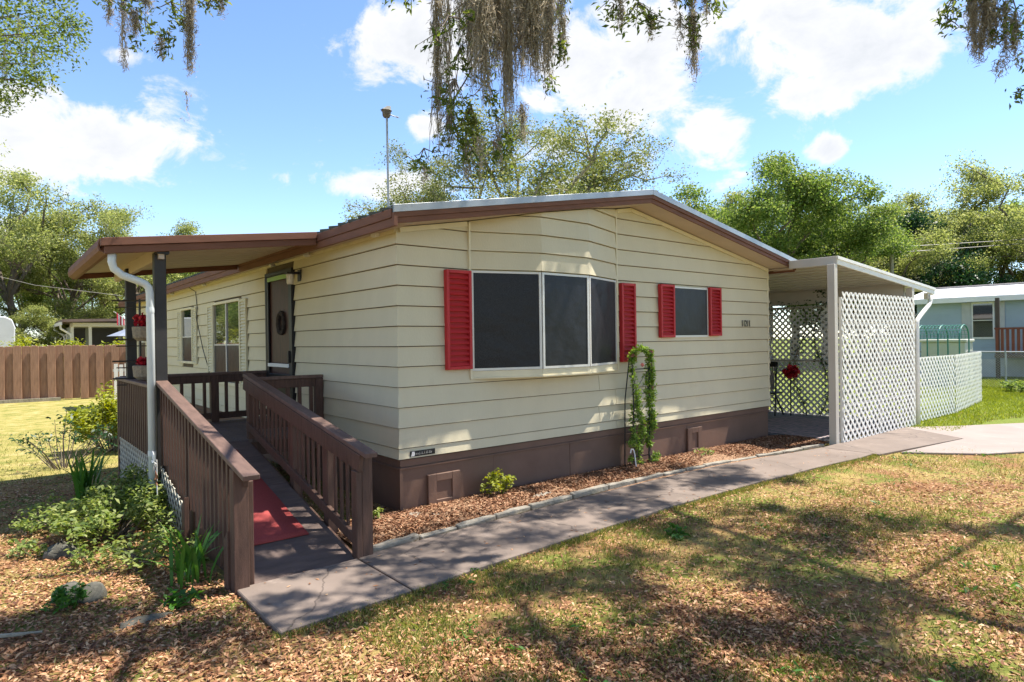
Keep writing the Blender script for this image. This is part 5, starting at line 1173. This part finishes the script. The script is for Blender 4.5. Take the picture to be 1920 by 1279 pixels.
# ================================================================== NEIGHBOURS
def build_neighbours():
    # ---- brown picket fence at the back left
    rr = random.Random(2)
    fm = mat('weathered_cedar', (.30, .17, .11), .8, .28, 4, .4, 40, stretch=(5, 5, .6), stain=((.19, .105, .07), 3, .60))
    t = thing('wooden_fence', 'brown weathered picket fence across the back of the left lawn', 'fence', (-2.5, 19.6, 0))
    me = MB().prism([(-.108, 0, .02), (-.108, 0, 1.68), (-.08, 0, 1.72), (.08, 0, 1.72), (.108, 0, 1.68), (.108, 0, .02)], (0, .05, 0)).mesh('picket')
    for i in range(44):
        link('picket', me, fm, t, loc=(-8.4 + i * .212, 19.75 - i * .022 + (.075 if i % 2 else 0), rr.uniform(-.02, .02)), rot=(0, rr.uniform(-.008, .008), -.1), bevel=.008)
    for z in (.4, 1.4): part(MB().bar((-8.4, 19.88, z), (.8, 18.92, z), .04, .09), 'fence_rail', fm, t)
    o = part(MB().bar((-8, 19.45, .05), (-1.4, 18.95, .05), .10, .10), 'timber_edging', MT['barklight']); tag(o, 'pale timber laid along the foot of the brown fence', 'timber')
    # white gate panel next to the house
    t = thing('white_gate', 'small white picket gate between fence and house', 'gate', (.1, 17.4, 0))
    for i in range(5): part(MB().box(-.18 + i * .14, -.08 + i * .14, 17.2, 17.24, .05, 1.14 - .03 * (i % 2)), 'picket', MT['white'], t)
    for z in (.3, .9): part(MB().box(-.2, .5, 17.245, 17.28, z, z + .08), 'rail', MT['white'], t)
    # hedge seen over the fence
    rng = np.random.default_rng(44)
    for i, x in enumerate((-6.4, -5.0, -3.6, -2.3, -1.0, .4, 1.6)):
        shrub('hedge_shrub', ['leftmost yellow green hedge shrub above the brown fence', 'second hedge shrub from the left above the brown fence', 'third hedge shrub from the left above the brown fence', 'fourth hedge shrub from the left above the brown fence', 'hedge shrub in front of the neighbour downspout', 'hedge shrub in front of the neighbour porch windows', 'hedge shrub below the grey blue umbrella'][i], 'shrub', (x, 21.6 - .1 * x), 2.05 + .18 * math.sin(i * 2.3), .95, 34, .12, 60, 'yellow', 60 + i, 'hedge shrubs behind the wooden fence', cr=.30)
    # neighbour house with porch
    h = thing('neighbour_house', 'low grey house with porch behind the brown fence', 'house', (3, 34, 0)); gm = mat('grey_green_siding', (.30, .33, .31), .6, .1, 3); cm = mat('cream_paint', (.62, .60, .50), .6, .06, 3)
    part(MB().box(-.1, 10, 31.5, 46, 0, 2.62), 'wall', gm, h); part(MB().box(-.12, 10, 30.0, 31.4, 2.60, 2.78), 'porch_beam', cm, h)
    part(MB().prism([(-.55, 29.6, 2.80), (10, 29.6, 3.05), (10, 29.6, 3.18), (-.55, 29.6, 2.92)], (0, 17, 0)), 'roof', mat('brown_metal_edge', (.16, .11, .09), .5, .15, 3), h)
    part(MB().box(-.62, -.54, 29.7, 46.5, 2.66, 2.80), 'gutter', MT['white'], h)
    for x in (-.14, .56, 1.95): part(MB().box(x - .06, x + .06, 30.05, 30.17, 0, 2.6), 'porch_post', cm, h)
    for i, y in enumerate((30.1, 33.6, 37.4, 41.5)): part(MB().tube([(-.58, y, 2.68), (-.56, y, 2.5), (-.2, y, 2.25), (-.16, y, 2.1), (-.16, y, .1)], .05, 6), 'downspout', MT['white'], h, sm=True)
    for a, b in ((.0, .50), (.62, 1.88), (2.02, 3.4)): part(MB().box(a, b, 31.42, 31.47, 1.0, 2.55), 'porch_opening', MT['darkwin'], h)
    for y in (33, 35.5, 39): w = part(MB().box(-.14, -.105, y, y + .9, 1.2, 2.3), 'window', MT['white'], h); part(MB().box(-.15, -.141, y + .08, y + .82, 1.28, 2.22), 'pane', MT['glass'], w)
    # camper
    t = thing('camper_trailer', 'white camper trailer at the left edge behind the fence', 'camper', (-4, 33, 0))
    prof = [(-5.6, .5), (-2.5, .5), (-2.22, .8), (-2.20, 2.6), (-2.30, 2.92), (-2.55, 3.06), (-5.6, 3.10)]
    part(MB().prism([(x, 30.6, z) for x, z in prof], (0, 2.4, 0)), 'body', mat('camper_white', (.50, .52, .54), .4, .06, 2), t, bevel=.04); w = part(MB().box(-3.6, -2.9, 30.57, 30.61, 1.7, 2.5), 'window', MT['glass'], t)
    part(MB().box(-3.0, -2.7, 31.2, 31.6, 3.06, 3.22), 'roof_vent', MT['white'], t); part(MB().box(-5.6, -2.24, 30.588, 30.602, 1.2, 1.38), 'stripe', mat('camper_stripe', (.25, .28, .33), .5, .1, 3), t)
    for x in (-4.9, -3.9): part(MB().lathe([(.33, 0), (.34, .05), (.34, .18), (.3, .2)], (0, 0, 0), 14), 'wheel', MT['black'], t, loc=(x, 30.8, .34), rot=(R(90), 0, 0))
    # umbrella and flag
    t = thing('patio_umbrella', 'grey blue patio umbrella in front of the neighbour porch', 'umbrella', (2.1, 28, 0)); m = MB(); n = 8
    V = [(2.1, 28, 2.62)] + [(2.1 + 1.15 * math.cos(2 * math.pi * k / n), 28 + 1.15 * math.sin(2 * math.pi * k / n), 2.12) for k in range(n)]
    part(MB().add(V, [(0, 1 + k, 1 + (k + 1) % n) for k in range(n)]), 'canopy', mat('umbrella_cloth', (.22, .25, .32), .8, .1, 5), t); part(MB().tube([(2.1, 28, 0), (2.1, 28, 2.66)], .025, 6), 'pole', MT['alum'], t)
    t = thing('flag', 'red and white striped flag hanging left of the rear porch post', 'flag', (.1, 17.0, 2.3)); rd = mat('flag_red', (.45, .03, .05), .7, .1, 5); wh = MT['white']
    part(MB().tube([(.28, 16.9, 2.35), (-.22, 16.8, 2.72)], .012, 5), 'pole', MT['alum'], t)
    for k in range(7):
        x = -.14 + k * .040; part(MB().prism([(x, 16.8 + .02 * math.sin(k * 1.3), 2.70 - k * .045), (x + .039, 16.8 + .02 * math.sin(k * 1.3 + 1.3), 2.66 - k * .045), (x + .039, 16.8 + .02 * math.sin(k * 1.3 + 1.3), 2.30), (x, 16.8 + .02 * math.sin(k * 1.3), 2.32)], (0, .004, 0)), 'stripe', rd if k % 2 == 0 else wh, t)
    # ---- blue house on the right
    h = thing('neighbour_house', 'pale blue house with white metal roof beyond the lattice fence', 'house', (30, 0, 0))
    bl = mat('pale_blue_siding', (.33, .41, .46), .55, .06, 2); x = 27.0
    m = MB(); z = .70
    while z < 3.0: m.prism([(x - .018, -9, z), (x - .002, -9, z + .112), (x + .05, -9, z + .112), (x + .05, -9, z)], (0, 13.4, 0)); z += .1125
    part(m, 'siding', bl, h, kind='stuff'); part(MB().box(x + .04, x + 7, -9, 4.4, 0, 3.0), 'wall', bl, h)
    part(MB().box(x - .03, x + .03, -9, 4.38, .0, .69), 'skirting', mat('pale_skirt', (.50, .53, .54), .6, .1, 3), h)
    part(MB().prism([(x - .35, -9.4, 3.14), (x + 2.6, -9.4, 3.70), (x + 2.6, -9.4, 3.64), (x - .35, -9.4, 3.06)], (0, 14.2, 0)), 'roof', mat('white_roof_metal', (.72, .72, .72), .4, .08, 2), h)
    part(MB().box(x + 2.5, x + 2.8, -9.5, 4.85, 3.70, 3.76), 'ridge_cap', mat('grey_ridge', (.45, .40, .36), .6, .1, 3), h); part(MB().box(x - .37, x - .34, -9.4, 4.8, 2.93, 3.12), 'eave_fascia', MT['white'], h)
    for y0, y1 in ((1.78, 2.42),):
        w = part(MB().box(x - .05, x - .02, y0 - .05, y1 + .05, 1.48, 2.92), 'window', MT['white'], h); part(MB().box(x - .06, x - .051, y0, y1, 1.55, 2.85), 'pane', MT['glass'], w); part(MB().box(x - .066, x - .0605, y0, y1, 2.19, 2.22), 'sash_rail', MT['alum'], w)
        for a, c in ((y0 - .38, y0 - .07), (y1 + .07, y1 + .38)): part(MB().box(x - .05, x - .02, a, c, 1.48, 2.92), 'shutter', mat('grey_shutter', (.42, .43, .42), .6, .1, 4), h)
    cedar = mat('red_cedar_rail', (.17, .05, .028), .6, .2, 4)
    for y in (1.28, -.4, -2.2): part(MB().box(x - 1.3, x - 1.2, y, y + .12, 0, 3.0), 'porch_post', mat('dark_brown_post', (.07, .05, .04), .6, .1, 4), h)
    part(MB().box(x - 1.35, x - .06, -4, 1.42, .78, .92), 'porch_floor', MT['deck'], h); part(MB().box(x - 1.34, x - 1.27, -4, 1.42, 1.83, 1.90), 'porch_rail', cedar, h)
    me = MB().box(x - 1.33, x - 1.30, 0, .09, .95, 1.85).mesh('porch_picket')
    for k in range(32): link('porch_picket', me, cedar, h, loc=(0, 1.3 - k * .16, 0))
    # garden bench box under a wire arch
    t = thing('garden_arch', 'green wire mesh garden arch behind the low lattice fence', 'arch', (20, 1.5, 0)); gr = mat('green_coated_wire', (.05, .20, .16), .5, .1, 5)
    def hoop(y): 
        return [(19.75, y, 0), (19.75, y, 1.55)] + [(20.2 - .45 * math.cos(math.pi * k / 8), y, 1.55 + .42 * math.sin(math.pi * k / 8)) for k in range(9)] + [(20.65, y, 0)]
    for y in (2.0, 1.42, .85): part(MB().tube(hoop(y), .022, 6), 'hoop', gr, t)
    m = MB()
    for k in range(11):
        q = math.pi * k / 10; px, pz = 20.2 - .45 * math.cos(q), 1.55 + .42 * math.sin(q); m.tube([(px, .85, pz), (px, 2.0, pz)], .008, 4)
    for k in range(13):
        y = .85 + 1.15 * k / 12; m.tube([(20.2 - .45 * math.cos(math.pi * j / 8), y, 1.55 + .42 * math.sin(math.pi * j / 8)) for j in range(9)], .008, 4)
    part(m, 'wire_mesh', gr, t, kind='stuff')
    o = thing('storage_box', 'cream storage box with lid under the green garden arch', 'storage box', (20.9, 1.55, 0)); part(MB().box(20.85, 21.6, 1.0, 2.25, .0, 1.42), 'bin', cm_ := mat('cream_plastic', (.55, .55, .46), .5, .06, 3), o, bevel=.02); part(MB().box(20.80, 21.65, .96, 2.29, 1.425, 1.52), 'lid', cm_, o, bevel=.02)
    # chain link fence
    t = thing('chain_link_fence', 'chain link fence with top rail in front of the blue house', 'fence', (21, -3, 0))
    part(MB().tube([(21, 2.6, 1.12), (21, -7, 1.12)], .022, 6), 'top_rail', MT['galv'], t)
    for y in (2.5, 0, -2.5, -5): part(MB().tube([(21, y, 0), (21, y, 1.15)], .028, 6), 'post', MT['galv'], t)
    m = MB(); 
    for k in range(150):
        y = 2.6 - k * .075
        m.bar((21.01, y, .03), (21.01, y - 1.06, 1.09), .005, .005); m.bar((21.015, y - 1.06, .03), (21.015, y, 1.09), .005, .005)
    part(m, 'wire_mesh', MT['galv'], t, kind='stuff')
    o = thing('wire_bin', 'round green wire compost bin on the lawn at the right edge', 'bin', (18.6, -1.35, 0)); m = MB()
    for k in range(18): a = k * math.pi / 9; m.bar((18.6 + .33 * math.cos(a), -1.35 + .33 * math.sin(a), 0), (18.6 + .33 * math.cos(a), -1.35 + .33 * math.sin(a), .75), .008, .008)
    for z in (.02, .15, .3, .45, .6, .74): m.tube([(18.6 + .33 * math.cos(k * math.pi / 9), -1.35 + .33 * math.sin(k * math.pi / 9), z) for k in range(19)], .006, 4)
    part(m, 'wire_mesh', gr, o)
    shrub('shrub', 'small green weeds at the foot of the chain link fence', 'shrub', (19.6, -.75), .35, .6, 18, .09, 30, 'bright', 90, cr=.14)
    # utility pole and wires
    t = thing('utility_pole', 'grey utility pole carrying wires behind the carport', 'utility pole', (36.2, 8.7, 0)); part(MB().tube([(36.2, 8.7, 0), (36.2, 8.7, 6.7)], [.13, .10], 8), 'pole', MT['barklight'], t)
    for o_, z0 in ((0, 6.6), (.15, 6.3)):
        for (a, b) in (((36.2, 8.7 + o_, z0), (7.0, 13.0, 3.9)), ((36.2, 8.7 + o_, z0), (60, -14.0, 9.6))):
            part(MB().tube([tuple(np.array(a) + (np.array(b) - np.array(a)) * k / 10 - np.array((0, 0, .6 * math.sin(math.pi * k / 10)))) for k in range(11)], .018, 4), 'wire', MT['black'], t)
    t = thing('power_line', 'overhead cable running to the far end of the house', 'cable', (-3, 20, 6)); part(MB().tube([(-.2, 15.3, 3.1), (-2, 19, 3.6), (-5, 26, 5.0), (-9, 36, 7.6)], .006, 4), 'wire', mat('pale_cable', (.35, .33, .30), .6, .1, 4), t)
build_neighbours()

# ================================================================== GROUND COVER (litter, grass, mulch chips)
def build_cover():
    rng = np.random.default_rng(77)
    def view_pts(n, rmin, rmax, amin=-44, amax=44):
        a = np.radians(rng.uniform(amin, amax, n)); r = rmin * (rmax / rmin) ** rng.random(n)
        d = CF[None] * np.cos(a)[:, None] + CR[None] * np.sin(a)[:, None]; p = CAMP[None, :2] + d * r[:, None]; return p[:, 0], p[:, 1]
    def free(x, y, bed=False):
        walk = (x > -1.87) & (x < 6.6) & (y < -1.0 + .1) & (y > -1.84 + .13 * np.sin(np.pi * np.clip((x + .95) / 7, 0, 1)))
        apron = (x > 6.4) & (x < 9.6) & (y < -1.12) & (y > -1.95 - .135 * (x - 6.486)); drive = (x > 6.9) & (y < -1.1) & (y < -1.9 - .0 * x) & (y > -2.0 - .46 * (x - 6.9)) & (y < -1.2 - .31 * (x - 9.7))
        ramp = (x > -1.87) & (x < -.84) & (y > -1.08) & (y < 4); house = (x > -.02) & (x < 10.4) & (y > -.02); inbed = (x > -.86) & (x < 7.2) & (y > -1.0) & (y < .03)
        pat = (x > 6.9) & (x < 10.6) & (y > -1.15)
        ok = ~(walk | apron | drive | ramp | house | pat)
        return ok & (inbed if bed else ~inbed)
    # fallen leaves
    x, y = view_pts(300000, 2.0, 17); ok = free(x, y)
    d = smooth(.36, .58, fnoise(x, y, .8, 1.1)); left = (x < -1.6) & (y < 4.5) & (y > -2.5); d = np.where(left, .85, .24 + .70 * d); d = np.where((x < 0) & (y > 4.6), .03, d); d = np.where((x > 6.5), d * .25, d)
    d = np.where((y < -1.8) & (y > -2.6) & (x < 5), d * .55, d)
    k = ok & (rng.random(len(x)) < d); x, y = x[k], y[k]; n = len(x)
    c = np.stack([x, y, .004 + .022 * rng.random(n) ** 2], 1); V, Q = leaves_arrays(rng, c, .038, .36, 1.7)
    V[:, 2] = np.maximum(V[:, 2], .003); stuff(tag(link('leaf_litter', arr_mesh('leaf_litter', V, Q, LM['litter'])), 'brown fallen oak leaves scattered over the yard', 'leaf litter'))
    # grass blades
    def grass(x, y, h, wd, seed, nm, m, label):
        r = np.random.default_rng(seed); n = len(x); a = r.uniform(0, 6.283, n); hh = h * r.uniform(.45, 1.3, n); ln = hh * r.uniform(.2, 1.1, n); b = r.uniform(0, 6.283, n)
        p = np.stack([x, y, np.zeros(n)], 1); s = np.stack([np.cos(a), np.sin(a), np.zeros(n)], 1) * (wd * r.uniform(.6, 1.4, n))[:, None]; o = np.stack([np.cos(b) * ln, np.sin(b) * ln, hh], 1)
        mid = p + o * [.38, .38, .62]; V = np.empty((n, 5, 3)); V[:, 0] = p - s; V[:, 1] = p + s; V[:, 2] = mid + s * .8; V[:, 3] = p + o; V[:, 4] = mid - s * .8
        Q = np.arange(n * 5).reshape(n, 5); o_ = link(nm, arr_mesh(nm, V.reshape(-1, 3), Q, LM[m])); tag(o_, label, 'grass'); stuff(o_)
    x, y = view_pts(400000, 2.0, 16); ok = free(x, y); g = fnoise(x, y, .75, 5.0); g2 = fnoise(x, y, 2.6, 8.0)
    d = smooth(.42, .62, g) * .8 + .25; d *= .25 + .75 * smooth(.32, .58, g2); d = np.where((x < -1.5) & (y < 4.5), d * .10, d); d = np.where((x < 0) & (y > 4.5), .45, d); d = np.where(x > 8.5, 0, d)
    d = np.where((y > -2.3 + .1 * np.sin(x * 4)) & (y < -1.7) & (x > -.3), np.maximum(d, .75 * smooth(.35, .5, g2)), d)
    k = ok & (rng.random(len(x)) < d * .75)
    xe = rng.uniform(-1.9, 6.6, 9000); ye = -1.90 + .16 * np.sin(np.pi * np.clip((xe + .955) / 7, 0, 1)) + rng.normal(size=9000) * .035; ke = rng.random(9000) < smooth(.30, .62, fnoise(xe, ye, 1.9, 2.0))
    x, y, k = np.r_[x, xe], np.r_[y, ye], np.r_[k, ke]
    grass(x[k], y[k], .036, .0026, 1, 'grass', 'grass', 'patchy green and straw grass in the front yard')
    # low broad-leaved ground cover tufts
    x, y = view_pts(260, 2.2, 11); ok = free(x, y) & (x > -1.2) & (fnoise(x, y, .75, 5.0) > .5); x, y = x[ok], y[ok]; m = 9; xx = np.repeat(x, m) + rng.normal(size=len(x) * m) * .035; yy = np.repeat(y, m) + rng.normal(size=len(x) * m) * .035
    V, Q = leaves_arrays(rng, np.stack([xx, yy, .015 + .03 * rng.random(len(xx))], 1), .05, .28, .9); stuff(tag(link('weeds', arr_mesh('weeds', V, Q, LM['blade'])), 'small green weed tufts dotted over the lawn', 'weeds'))
    # lush lawn on the right
    n = 60000; x = rng.uniform(9.5, 24, n); y = rng.uniform(-7, -.2, n) + 0 * x; ok = free(x, y) & (y < -.2); k = ok
    x2 = rng.uniform(16, 27, 22000); y2 = rng.uniform(-1, 1.5, 22000); grass(np.r_[x[k], x2], np.r_[y[k], y2], .055, .006, 2, 'lawn', 'lush', 'bright green mown lawn beside the low lattice fence')
    # mulch chips in the bed
    n = 30000; x = rng.uniform(-.84, 7.1, n); y = rng.uniform(-.95, .0, n); yb = -.90 + .2 * np.sin(np.pi * np.clip((x + .84) / 8, 0, 1)) - .1 * np.clip((x - 4) / 2.5, 0, 1); k = (y > yb) & ((y > -.92) | (x > 6.5)); x, y, yb = x[k], y[k], yb[k]
    t = (y - .03) / (yb - .03); z = .012 + .045 * np.sin(np.pi * np.clip(t, 0, 1)) ** .8 * 1.1 + .012 * rng.random(len(x)); V, Q = leaves_arrays(rng, np.stack([x, y, z], 1), .050, .26, 1.3)
    stuff(tag(link('mulch_chips', arr_mesh('mulch_chips', V, Q, LM['chips'])), 'reddish brown bark mulch in the bed along the wall', 'mulch'))
    # a few stray leaves on walk
    n = 160; x = rng.uniform(-1.8, 6.3, n); y = rng.uniform(-1.75, -1.05, n); V, Q = leaves_arrays(rng, np.stack([x, y, np.full(n, .040)], 1), .035, .35, 4); V[:, 2] = np.maximum(V[:, 2], .037); stuff(tag(link('stray_leaves', arr_mesh('stray_leaves', V, Q, LM['litter'])), 'few dry leaves blown onto the concrete walk', 'leaf litter'))
build_cover()
world.cycles.sampling_method = 'MANUAL'; world.cycles.sample_map_resolution = 512
